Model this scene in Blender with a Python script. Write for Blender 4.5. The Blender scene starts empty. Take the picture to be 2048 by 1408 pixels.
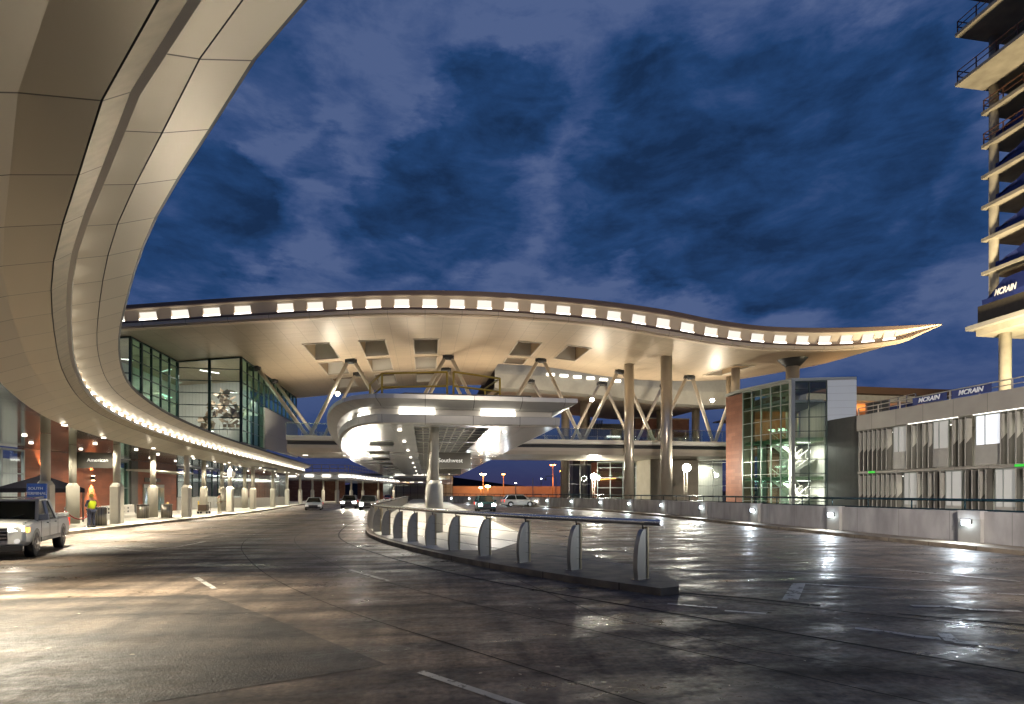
import bpy, bmesh, math, random
from math import sin, cos, pi, radians, sqrt, atan2
from mathutils import Vector, Matrix
random.seed(7)
S = bpy.context.scene
COL = S.collection

# ------------------------------------------------------------ camera
cd = bpy.data.cameras.new('Camera'); cam = bpy.data.objects.new('Camera', cd); COL.objects.link(cam)
cam.location = (0, 0, 2.0); cam.rotation_euler = (radians(90), 0, radians(-9))
cd.sensor_width = 36; cd.lens = 1100 / 2048 * 36; cd.shift_y = (985 - 704) / 2048
cd.clip_start = 0.1; cd.clip_end = 4000
S.camera = cam
S.view_settings.view_transform = 'Standard'; S.view_settings.look = 'None'
S.view_settings.exposure = 0.0; S.view_settings.gamma = 1
S.cycles.max_bounces = 6; S.cycles.diffuse_bounces = 3; S.cycles.glossy_bounces = 4
S.cycles.transparent_max_bounces = 16; S.cycles.sample_clamp_indirect = 4; S.cycles.sample_clamp_direct = 0
S.cycles.use_denoising = True

# ------------------------------------------------------------ sky: dusk, after sunset, broken cloud
def raydir(px, py):
    a = radians(9); xc = (px - 1024) / 1100; zc = (985 - py) / 1100
    return Vector((xc * cos(a) + sin(a), cos(a) - xc * sin(a), zc)).normalized()
W = bpy.data.worlds.new('World'); S.world = W; W.use_nodes = True
nt = W.node_tree; N = nt.nodes; L = nt.links; N.clear()
def nd(t, **k):
    n = N.new(t)
    for a, v in k.items(): setattr(n, a, v)
    return n
def wmath(op, a, b=None, clamp=False):
    m = nd('ShaderNodeMath', operation=op, use_clamp=clamp)
    for i, v in enumerate((a, b)):
        if v is None: continue
        if isinstance(v, (int, float)): m.inputs[i].default_value = v
        else: L.new(v, m.inputs[i])
    return m.outputs[0]
tc = nd('ShaderNodeTexCoord')
n1 = nd('ShaderNodeTexNoise'); n1.inputs['Scale'].default_value = 7.5; n1.inputs['Detail'].default_value = 9; n1.inputs['Roughness'].default_value = .62
n1.inputs['Distortion'].default_value = .25
mp = nd('ShaderNodeMapping'); mp.inputs['Scale'].default_value = (1, 1, 2.6)
L.new(tc.outputs['Generated'], mp.inputs[0]); L.new(mp.outputs[0], n1.inputs['Vector'])
nw = nd('ShaderNodeTexNoise'); nw.inputs['Scale'].default_value = 5.5; nw.inputs['Detail'].default_value = 8; nw.inputs['Roughness'].default_value = .6
L.new(mp.outputs[0], nw.inputs['Vector'])
sub = nd('ShaderNodeVectorMath', operation='SUBTRACT'); sub.inputs[1].default_value = (.5, .5, .5); L.new(nw.outputs['Color'], sub.inputs[0])
sc_ = nd('ShaderNodeVectorMath', operation='SCALE'); sc_.inputs['Scale'].default_value = .21; L.new(sub.outputs[0], sc_.inputs[0])
wd = nd('ShaderNodeVectorMath', operation='ADD'); L.new(tc.outputs['Generated'], wd.inputs[0]); L.new(sc_.outputs[0], wd.inputs[1])
# thick dark cloud banks (direction, angular radius, weight); negative = clearings with pale lit cloud
banks = [(1300, 260, .17, 1), (1500, 280, .22, 1), (1650, 330, .20, 1), (1380, 380, .20, 1), (1200, 400, .12, .9), (1600, 440, .20, .9), (960, 165, .10, .9), (1030, 215, .12, 1), (960, 260, .09, .8), (850, 200, .05, .5),
         (900, 350, .14, 1), (830, 420, .13, 1), (980, 430, .12, 1), (740, 470, .10, .8), (650, 330, .07, .8), (400, 380, .12, 1), (470, 440, .13, 1), (380, 520, .12, .9), (560, 520, .06, .7), (540, 150, .09, .7), (420, 260, .08, .6),
         (1750, 230, .14, .5), (1850, 420, .15, .7), (1500, 540, .12, .8), (1700, 560, .12, .8), (1150, 520, .08, .6), (900, 540, .10, .5), (1330, 470, .12, .8), (1880, 130, .10, .5)]
acc = None
for px, py, r, w in banks:
    d = raydir(px, py)
    ds = nd('ShaderNodeVectorMath', operation='DISTANCE'); L.new(wd.outputs[0], ds.inputs[0]); ds.inputs[1].default_value = d
    q = wmath('DIVIDE', ds.outputs['Value'], r * .86); q = wmath('MULTIPLY', wmath('SUBTRACT', .92, q, True), 2.4, True); q = wmath('MULTIPLY', q, w)
    acc = q if acc is None else wmath('ADD', acc, q)
acc = wmath('MINIMUM', acc, 1.1)
cl = wmath('MULTIPLY', acc, -.46)
cl = wmath('ADD', cl, wmath('MULTIPLY', wmath('SUBTRACT', n1.outputs[0], .5), 1.5))
cl = wmath('ADD', cl, .84)
rp = nd('ShaderNodeValToRGB'); L.new(cl, rp.inputs[0])
e = rp.color_ramp.elements; e[0].position = .12; e[0].color = (.008, .030, .092, 1); e[1].position = .90; e[1].color = (.088, .135, .29, 1)
x = rp.color_ramp.elements.new(.42); x.color = (.017, .060, .18, 1)
x = rp.color_ramp.elements.new(.66); x.color = (.045, .090, .235, 1)
sep = nd('ShaderNodeSeparateXYZ'); L.new(tc.outputs['Generated'], sep.inputs[0])
hz = nd('ShaderNodeMapRange'); hz.inputs['From Min'].default_value = -.02; hz.inputs['From Max'].default_value = .26
L.new(sep.outputs['Z'], hz.inputs['Value'])
hr = nd('ShaderNodeValToRGB'); L.new(hz.outputs[0], hr.inputs[0]); hr.color_ramp.elements[0].color = (.05, .034, .085, 1)
hr.color_ramp.elements[1].color = (.012, .05, .2, 1)
x = hr.color_ramp.elements.new(.3); x.color = (.028, .036, .12, 1)
x = hr.color_ramp.elements.new(.7); x.color = (.016, .045, .165, 1)
mx = nd('ShaderNodeMixRGB'); L.new(hz.outputs[0], mx.inputs[0]); L.new(hr.outputs[0], mx.inputs[1]); L.new(rp.outputs[0], mx.inputs[2])
sky = nd('ShaderNodeTexSky', sky_type='NISHITA'); sky.sun_disc = False; sky.sun_elevation = radians(-3); sky.sun_rotation = radians(200)
bg = nd('ShaderNodeBackground'); L.new(mx.outputs[0], bg.inputs[0]); bg.inputs[1].default_value = .85
bg2 = nd('ShaderNodeBackground'); L.new(sky.outputs[0], bg2.inputs[0]); bg2.inputs[1].default_value = .05
ad = nd('ShaderNodeAddShader'); L.new(bg.outputs[0], ad.inputs[0]); L.new(bg2.outputs[0], ad.inputs[1])
wo = nd('ShaderNodeOutputWorld'); L.new(ad.outputs[0], wo.inputs[0])

# ------------------------------------------------------------ materials
def mat(name, col=(.5, .5, .5), rough=.5, metal=0, spec=.5, var=0, vscale=3, bump=0, bscale=40, emis=None, es=0, coord='Object', rvar=0, stretch=None):
    m = bpy.data.materials.new(name); m.use_nodes = True; t = m.node_tree; b = t.nodes['Principled BSDF']
    b.inputs['Base Color'].default_value = (*col, 1); b.inputs['Roughness'].default_value = rough; b.inputs['Metallic'].default_value = metal
    b.inputs['Specular IOR Level'].default_value = spec
    if emis: b.inputs['Emission Color'].default_value = (*emis, 1); b.inputs['Emission Strength'].default_value = es
    if var or bump or rvar:
        g = t.nodes.new('ShaderNodeNewGeometry'); mpn = t.nodes.new('ShaderNodeMapping'); t.links.new(g.outputs['Position'], mpn.inputs[0])
        if stretch: mpn.inputs['Scale'].default_value = stretch
    if var or rvar:
        n = t.nodes.new('ShaderNodeTexNoise'); n.inputs['Scale'].default_value = vscale; n.inputs['Detail'].default_value = 6; t.links.new(mpn.outputs[0], n.inputs['Vector'])
        if var:
            r = t.nodes.new('ShaderNodeMapRange'); r.inputs['From Min'].default_value = .25; r.inputs['From Max'].default_value = .75
            r.inputs['To Min'].default_value = 1 - var; r.inputs['To Max'].default_value = 1 + var * .6; t.links.new(n.outputs[0], r.inputs[0])
            mm = t.nodes.new('ShaderNodeVectorMath'); mm.operation = 'SCALE'; mm.inputs[0].default_value = col; t.links.new(r.outputs[0], mm.inputs['Scale'])
            t.links.new(mm.outputs[0], b.inputs['Base Color'])
        if rvar:
            r = t.nodes.new('ShaderNodeMapRange'); r.inputs['From Min'].default_value = .3; r.inputs['From Max'].default_value = .7
            r.inputs['To Min'].default_value = max(.03, rough - rvar); r.inputs['To Max'].default_value = rough + rvar; t.links.new(n.outputs[0], r.inputs[0])
            t.links.new(r.outputs[0], b.inputs['Roughness'])
    if bump:
        n2 = t.nodes.new('ShaderNodeTexNoise'); n2.inputs['Scale'].default_value = bscale; n2.inputs['Detail'].default_value = 4 if bscale > 4 else 0; t.links.new(mpn.outputs[0], n2.inputs['Vector'])
        bp = t.nodes.new('ShaderNodeBump'); bp.inputs['Strength'].default_value = bump; bp.inputs['Distance'].default_value = .02
        t.links.new(n2.outputs[0], bp.inputs['Height']); t.links.new(bp.outputs[0], b.inputs['Normal'])
    return m
def emit(name, col, s):
    m = bpy.data.materials.new(name); m.use_nodes = True; t = m.node_tree; t.nodes.clear()
    e = t.nodes.new('ShaderNodeEmission'); e.inputs[0].default_value = (*col, 1); e.inputs[1].default_value = s
    o = t.nodes.new('ShaderNodeOutputMaterial'); t.links.new(e.outputs[0], o.inputs[0]); return m
def seams(m, coord, pu, pv, wu, wv, dark=.25, offu=0, offv=0, tone=0):
    """panel joints: dark lines every pu / pv metres on the chosen coordinates; tone = panel-to-panel variation"""
    t = m.node_tree; b = t.nodes['Principled BSDF']; lk = t.links
    if coord == 'UV':
        g = t.nodes.new('ShaderNodeTexCoord'); src = g.outputs['UV']
    else:
        g = t.nodes.new('ShaderNodeNewGeometry'); src = g.outputs['Position']
    s = t.nodes.new('ShaderNodeSeparateXYZ'); lk.new(src, s.inputs[0])
    ax = {'UV': (0, 1), 'XY': (0, 1), 'YZ': (1, 2), 'XZ': (0, 2)}[coord]
    def M(op, a, bb=None):
        n = t.nodes.new('ShaderNodeMath'); n.operation = op
        for i, v in enumerate((a, bb)):
            if v is None: continue
            if isinstance(v, (int, float)): n.inputs[i].default_value = v
            else: lk.new(v, n.inputs[i])
        return n.outputs[0]
    lines = None; cells = []
    for i, (p, w, of) in enumerate(((pu, wu, offu), (pv, wv, offv))):
        if not p: continue
        q = M('DIVIDE', M('ADD', s.outputs[ax[i]], of + 1000 * p), p); fr = M('FRACT', q); cells.append(M('FLOOR', q))
        ln = M('LESS_THAN', fr, w / p)
        lines = ln if lines is None else M('MAXIMUM', lines, ln)
    old = b.inputs['Base Color'].links[0].from_socket if b.inputs['Base Color'].links else None
    cur = old
    if cur is None:
        c = t.nodes.new('ShaderNodeRGB'); c.outputs[0].default_value = b.inputs['Base Color'].default_value; cur = c.outputs[0]
    if tone:
        cb = t.nodes.new('ShaderNodeCombineXYZ')
        for i, c in enumerate(cells): lk.new(c, cb.inputs[i])
        wn = t.nodes.new('ShaderNodeTexWhiteNoise'); lk.new(cb.outputs[0], wn.inputs['Vector'])
        f = M('ADD', M('MULTIPLY', wn.outputs['Value'], tone * 2), 1 - tone)
        sc = t.nodes.new('ShaderNodeVectorMath'); sc.operation = 'SCALE'; lk.new(cur, sc.inputs[0]); lk.new(f, sc.inputs['Scale']); cur = sc.outputs[0]
    f = M('SUBTRACT', 1, M('MULTIPLY', lines, 1 - dark))
    sc = t.nodes.new('ShaderNodeVectorMath'); sc.operation = 'SCALE'; lk.new(cur, sc.inputs[0]); lk.new(f, sc.inputs['Scale'])
    lk.new(sc.outputs[0], b.inputs['Base Color']); return m
def glassm(name, tint, refl=.12, rcol=(.9, .95, .95), rough=.02):
    m = bpy.data.materials.new(name); m.use_nodes = True; t = m.node_tree; t.nodes.clear()
    tr = t.nodes.new('ShaderNodeBsdfTransparent'); tr.inputs[0].default_value = (*tint, 1)
    gl = t.nodes.new('ShaderNodeBsdfGlossy'); gl.inputs[0].default_value = (*rcol, 1); gl.inputs['Roughness'].default_value = rough
    fr = t.nodes.new('ShaderNodeFresnel'); fr.inputs[0].default_value = 1.5
    a = t.nodes.new('ShaderNodeMath'); a.operation = 'ADD'; a.inputs[1].default_value = refl; a.use_clamp = True; t.links.new(fr.outputs[0], a.inputs[0])
    mx = t.nodes.new('ShaderNodeMixShader'); t.links.new(a.outputs[0], mx.inputs[0]); t.links.new(tr.outputs[0], mx.inputs[1]); t.links.new(gl.outputs[0], mx.inputs[2])
    o = t.nodes.new('ShaderNodeOutputMaterial'); t.links.new(mx.outputs[0], o.inputs[0]); return m

M = {}
M['champ'] = seams(mat('champagne_metal', (.62, .56, .45), .42, .8, bump=.10, bscale=.8), 'UV', 1.5, 0, .022, 0, .2, tone=.05)
M['bronze'] = seams(mat('bronze_metal', (.50, .44, .33), .30, .85, bump=.10, bscale=.8), 'UV', 1.5, 0, .022, 0, .2, tone=.05)
M['lipm'] = seams(mat('mottled_zinc', (.42, .36, .25), .42, .7, var=.22, vscale=5, stretch=(1, 1, .4)), 'UV', 1.5, 0, .022, 0, .2)
M['mirror'] = seams(mat('polished_soffit', (.56, .57, .50), .11, .92, bump=.22, bscale=.9, stretch=(.5, 1.4, 1)), 'XY', 1.5, 3.0, .02, .02, .35)
M['soffit'] = seams(mat('roof_soffit_panel', (.50, .39, .27), .42, .2), 'XY', 1.5, .3, .035, .06, .6, tone=.05)
M['rooftrim'] = seams(mat('roof_trim', (.62, .49, .34), .5, .1), 'XY', 3.0, 0, .03, 0, .4)
M['cove'] = mat('cove_lining', (.62, .50, .36), .55); M['cap'] = mat('roof_cap_brown', (.15, .10, .075), .6, 0)
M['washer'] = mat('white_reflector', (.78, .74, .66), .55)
M['darkmetal'] = mat('dark_metal', (.05, .05, .05), .45, .5)
M['steel'] = mat('painted_steel', (.50, .44, .36), .38, .2)
M['stainless'] = mat('stainless', (.62, .60, .57), .24, .95)
M['colm'] = mat('column_clad', (.48, .42, .34), .28, .6, var=.05)
M['cream'] = mat('cream_column', (.56, .52, .42), .5, 0, var=.08, vscale=2)
M['white'] = mat('white_metal', (.66, .66, .64), .22, .35, var=.05, vscale=1, bump=.05, bscale=1.5)
M['whitepanel'] = seams(mat('white_panel', (.72, .72, .70), .2, .4, bump=.15, bscale=1.0), 'XY', 1.5, 1.5, .02, .02, .3, tone=.05)
M['greyring'] = seams(mat('grey_metal_fascia', (.48, .47, .44), .3, .35, var=.06), 'UV', 2.1, 0, .025, 0, .2, tone=.04)
M['conc'] = seams(mat('board_concrete', (.36, .345, .33), .75, 0, var=.38, vscale=1.6, bump=.2, bscale=12, stretch=(1, 1, .35)), 'YZ', 2.3, 0, .02, 0, .5, tone=.05)
M['conc2'] = mat('grey_concrete', (.33, .32, .29), .8, 0, var=.2, vscale=1.5, bump=.15, bscale=10)
M['towerconc'] = mat('raw_concrete', (.40, .36, .28), .85, 0, var=.3, vscale=.8, bump=.1, bscale=6)
M['kerb'] = seams(mat('kerb_concrete', (.19, .155, .11), .75, 0, var=.5, vscale=2.2, bump=.5, bscale=26), 'XY', 0, 1.8, 0, .03, .35, tone=.08)
M['walk'] = seams(mat('sidewalk_concrete', (.52, .49, .42), .42, 0, var=.15, vscale=1.2, rvar=.15), 'XY', 1.5, 1.5, .015, .015, .55)
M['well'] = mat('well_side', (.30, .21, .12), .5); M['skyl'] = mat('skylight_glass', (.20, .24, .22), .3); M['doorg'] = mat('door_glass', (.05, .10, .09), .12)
M['tyre'] = mat('tyre_rubber', (.012, .012, .012), .8)
M['black'] = mat('black_plastic', (.015, .015, .016), .4)
M['glassg'] = glassm('green_glass', (.55, .78, .66), .10, (.55, .9, .75))
M['glass'] = glassm('clear_glass', (.78, .86, .84), .05)
M['rail_glass'] = glassm('rail_glass', (.8, .86, .86), .12)
M['teal'] = mat('teal_rail', (.015, .05, .065), .25, .5)
M['mull'] = mat('dark_mullion', (.035, .055, .05), .4, .5)
M['mullg'] = mat('silver_mullion', (.36, .38, .35), .35, .6)
M['yellow'] = mat('yellow_paint', (.42, .28, .03), .5)
M['intw'] = seams(mat('interior_white', (.62, .60, .55), .7), 'XY', .35, .35, .03, .03, .7)
M['intd'] = mat('interior_grey', (.25, .25, .24), .7)
M['panelgrey'] = seams(mat('grey_cladding', (.085, .082, .076), .5, .3, var=.1), 'XY', 1.6, 1.6, .02, .02, .4)
M['fin'] = mat('louver_metal', (.085, .078, .065), .6, 0, var=.12)
M['finw'] = mat('pale_panel_lit_fin', (.38, .36, .31), .5, .1, var=.08)  # pale panels, also the interior-lit louvre tops painted pale
M['parapet'] = seams(mat('parapet_panel', (.34, .31, .26), .55, .1, var=.12, vscale=1), 'YZ', 2.2, 0, .025, 0, .35, tone=.06)
M['tarp'] = mat('blue_tarp', (.010, .020, .11), .6, bump=.3, bscale=3)
M['redrail'] = mat('timber_guard', (.16, .07, .04), .7)
M['sign'] = mat('sign_grey', (.075, .07, .06), .5, .2)
M['signw'] = mat('sign_letters', (.8, .8, .76), .5, emis=(1, 1, .95), es=.35)
M['letter'] = mat('white_letters', (.8, .8, .8), .5, emis=(1, 1, 1), es=.04)
M['blue'] = mat('sign_blue', (.012, .045, .19), .5, emis=(.012, .045, .19), es=.4)
M['orangewall'] = mat('far_barrier', (.50, .30, .20), .8, var=.15, vscale=.5)
M['e_warm'] = emit('light_warm', (1, .94, .82), 8)
M['e_wash'] = emit('wash_glow', (1, .95, .84), 1.05); M['e_roof'] = emit('light_roof', (1, .94, .82), 7)
M['e_dl'] = emit('downlight_lit', (1, .9, .75), 5)
M['e_pan'] = emit('light_panel', (1, .94, .83), 3.2)
M['e_bus'] = emit('light_bus_panel', (1, .95, .86), 5)
M['e_cool'] = emit('light_cool', (.80, .92, 1), 26)
M['e_flood'] = emit('light_flood', (1, .97, .82), 90)
M['e_sod'] = emit('light_sodium', (1, .32, .06), 40)
M['e_sodw'] = emit('light_sodium_bright', (1, .62, .25), 90)
M['e_head2'] = emit('headlight_dazzle', (1, .95, .85), 160)
M['e_head'] = emit('headlight_lit', (1, .93, .80), 22)
M['e_tail'] = emit('taillight', (1, .05, .02), 2)
M['e_tube'] = emit('light_tube', (1, .97, .88), 4)
M['e_scon'] = emit('sconce_glow', (1, .72, .42), 14)
M['e_green'] = emit('exit_sign_green', (.1, .9, .1), .8)
M['e_screen'] = emit('display_screen', (.75, .85, 1), 1.1)

def brick():
    m = bpy.data.materials.new('terracotta_panels'); m.use_nodes = True; t = m.node_tree; b = t.nodes['Principled BSDF']; lk = t.links
    g = t.nodes.new('ShaderNodeNewGeometry'); s = t.nodes.new('ShaderNodeSeparateXYZ'); lk.new(g.outputs['Position'], s.inputs[0])
    ad = t.nodes.new('ShaderNodeMath'); ad.operation = 'ADD'; lk.new(s.outputs[0], ad.inputs[0]); lk.new(s.outputs[1], ad.inputs[1])
    c = t.nodes.new('ShaderNodeCombineXYZ'); lk.new(ad.outputs[0], c.inputs[0]); lk.new(s.outputs[2], c.inputs[1])
    br = t.nodes.new('ShaderNodeTexBrick'); lk.new(c.outputs[0], br.inputs[0]); br.inputs['Scale'].default_value = 1
    br.inputs['Brick Width'].default_value = 1.1; br.inputs['Row Height'].default_value = .36; br.inputs['Mortar Size'].default_value = .008
    br.inputs['Color1'].default_value = (.15, .055, .03, 1); br.inputs['Color2'].default_value = (.22, .095, .055, 1); br.inputs['Mortar'].default_value = (.08, .04, .03, 1)
    br.inputs['Bias'].default_value = -.35
    n = t.nodes.new('ShaderNodeTexNoise'); n.inputs['Scale'].default_value = 2; lk.new(g.outputs['Position'], n.inputs['Vector'])
    r = t.nodes.new('ShaderNodeMapRange'); r.inputs['To Min'].default_value = .7; r.inputs['To Max'].default_value = 1.25; lk.new(n.outputs[0], r.inputs[0])
    v = t.nodes.new('ShaderNodeVectorMath'); v.operation = 'SCALE'; lk.new(br.outputs['Color'], v.inputs[0]); lk.new(r.outputs[0], v.inputs['Scale'])
    lk.new(v.outputs[0], b.inputs['Base Color']); b.inputs['Roughness'].default_value = .6; return m
M['brick'] = brick()
M['brickdark'] = mat('terracotta_smooth', (.17, .05, .022), .5, var=.25, vscale=1.2, stretch=(1, 1, 3))
seams(M['brickdark'], 'YZ', 2.4, .6, .012, .012, .5, tone=.15)

def road_mat(name, base, joints=True, glit=.25, rlo=.10, rhi=.42):
    m = bpy.data.materials.new(name); m.use_nodes = True; t = m.node_tree; b = t.nodes['Principled BSDF']; lk = t.links
    g = t.nodes.new('ShaderNodeNewGeometry')
    def noise(sc, det, sx=1, sy=1, rot=0):
        mp = t.nodes.new('ShaderNodeMapping'); mp.inputs['Scale'].default_value = (sx, sy, 1); mp.inputs['Rotation'].default_value = (0, 0, rot); lk.new(g.outputs['Position'], mp.inputs[0])
        n = t.nodes.new('ShaderNodeTexNoise'); n.inputs['Scale'].default_value = sc; n.inputs['Detail'].default_value = det; n.inputs['Roughness'].default_value = .6
        lk.new(mp.outputs[0], n.inputs['Vector']); return n.outputs[0]
    def mr(v, a, bb, lo, hi):
        r = t.nodes.new('ShaderNodeMapRange'); r.inputs['From Min'].default_value = a; r.inputs['From Max'].default_value = bb
        r.inputs['To Min'].default_value = lo; r.inputs['To Max'].default_value = hi; lk.new(v, r.inputs[0]); return r.outputs[0]
    def mul(a, bb):
        n = t.nodes.new('ShaderNodeMath'); n.operation = 'MULTIPLY'; lk.new(a, n.inputs[0]); lk.new(bb, n.inputs[1]); return n.outputs[0]
    big = noise(.22, 7, 1, 1); streak = noise(1.0, 9, .28, 1.5, radians(10)); fine = noise(14, 8)
    f = mul(mul(mr(big, .3, .7, .55, 1.5), mr(streak, .36, .64, .35, 1.9)), mr(fine, .32, .68, .55, 1.5))
    track = noise(1.0, 7, 1.9, .10, radians(-24)); f = mul(f, mr(track, .38, .6, .55, 1.25)); spot = noise(3.2, 3); f = mul(f, mr(spot, .30, .40, .45, 1))
    v = t.nodes.new('ShaderNodeVectorMath'); v.operation = 'SCALE'; v.inputs[0].default_value = base; lk.new(f, v.inputs['Scale'])
    cur = v.outputs[0]
    b.inputs['Base Color'].default_value = (*base, 1); lk.new(cur, b.inputs['Base Color'])
    wet = noise(.8, 9, .4, 1.3, radians(8)); wet2 = noise(2.6, 7, .5, 1, radians(5))
    sm = t.nodes.new('ShaderNodeMath'); sm.operation = 'ADD'; lk.new(mr(wet, .36, .62, rlo, rhi), sm.inputs[0]); lk.new(mr(wet2, .35, .65, -.08, .12), sm.inputs[1]); sm.use_clamp = True
    sm2 = t.nodes.new('ShaderNodeMath'); sm2.operation = 'ADD'; sm2.use_clamp = True; lk.new(sm.outputs[0], sm2.inputs[0]); lk.new(mr(noise(11, 6, .6, 1), .35, .65, -.10, .12), sm2.inputs[1]); lk.new(sm2.outputs[0], b.inputs['Roughness']); b.inputs['Specular IOR Level'].default_value = .45
    gr = noise(34, 6); un = noise(2.2, 2, 1, .5)
    h = t.nodes.new('ShaderNodeMath'); h.operation = 'ADD'; lk.new(mr(gr, 0, 1, 0, glit), h.inputs[0]); lk.new(mr(un, 0, 1, 0, .9), h.inputs[1])
    bp = t.nodes.new('ShaderNodeBump'); bp.inputs['Strength'].default_value = .9; bp.inputs['Distance'].default_value = .012; lk.new(h.outputs[0], bp.inputs['Height']); lk.new(bp.outputs[0], b.inputs['Normal'])
    
    return m
M['road'] = road_mat('worn_wet_concrete_road', (.082, .062, .046), rlo=.26, rhi=.76)
M['asph'] = road_mat('coarse_asphalt', (.032, .025, .019), False, 1.1, .5, .75)
M['ground'] = mat('ground_soil', (.03, .03, .03), .9, var=.3, vscale=.05)
def paint():
    m = mat('worn_road_paint', (.42, .40, .36), .45, var=.2, vscale=4); t = m.node_tree
    g = t.nodes.new('ShaderNodeNewGeometry'); n = t.nodes.new('ShaderNodeTexNoise'); n.inputs['Scale'].default_value = 3.5; n.inputs['Detail'].default_value = 9; n.inputs['Roughness'].default_value = .75
    t.links.new(g.outputs['Position'], n.inputs['Vector']); r = t.nodes.new('ShaderNodeMapRange'); r.inputs['From Min'].default_value = .40; r.inputs['From Max'].default_value = .47
    t.links.new(n.outputs[0], r.inputs[0]); t.links.new(r.outputs[0], t.nodes['Principled BSDF'].inputs['Alpha']); return m
M['paint'] = paint()

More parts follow.
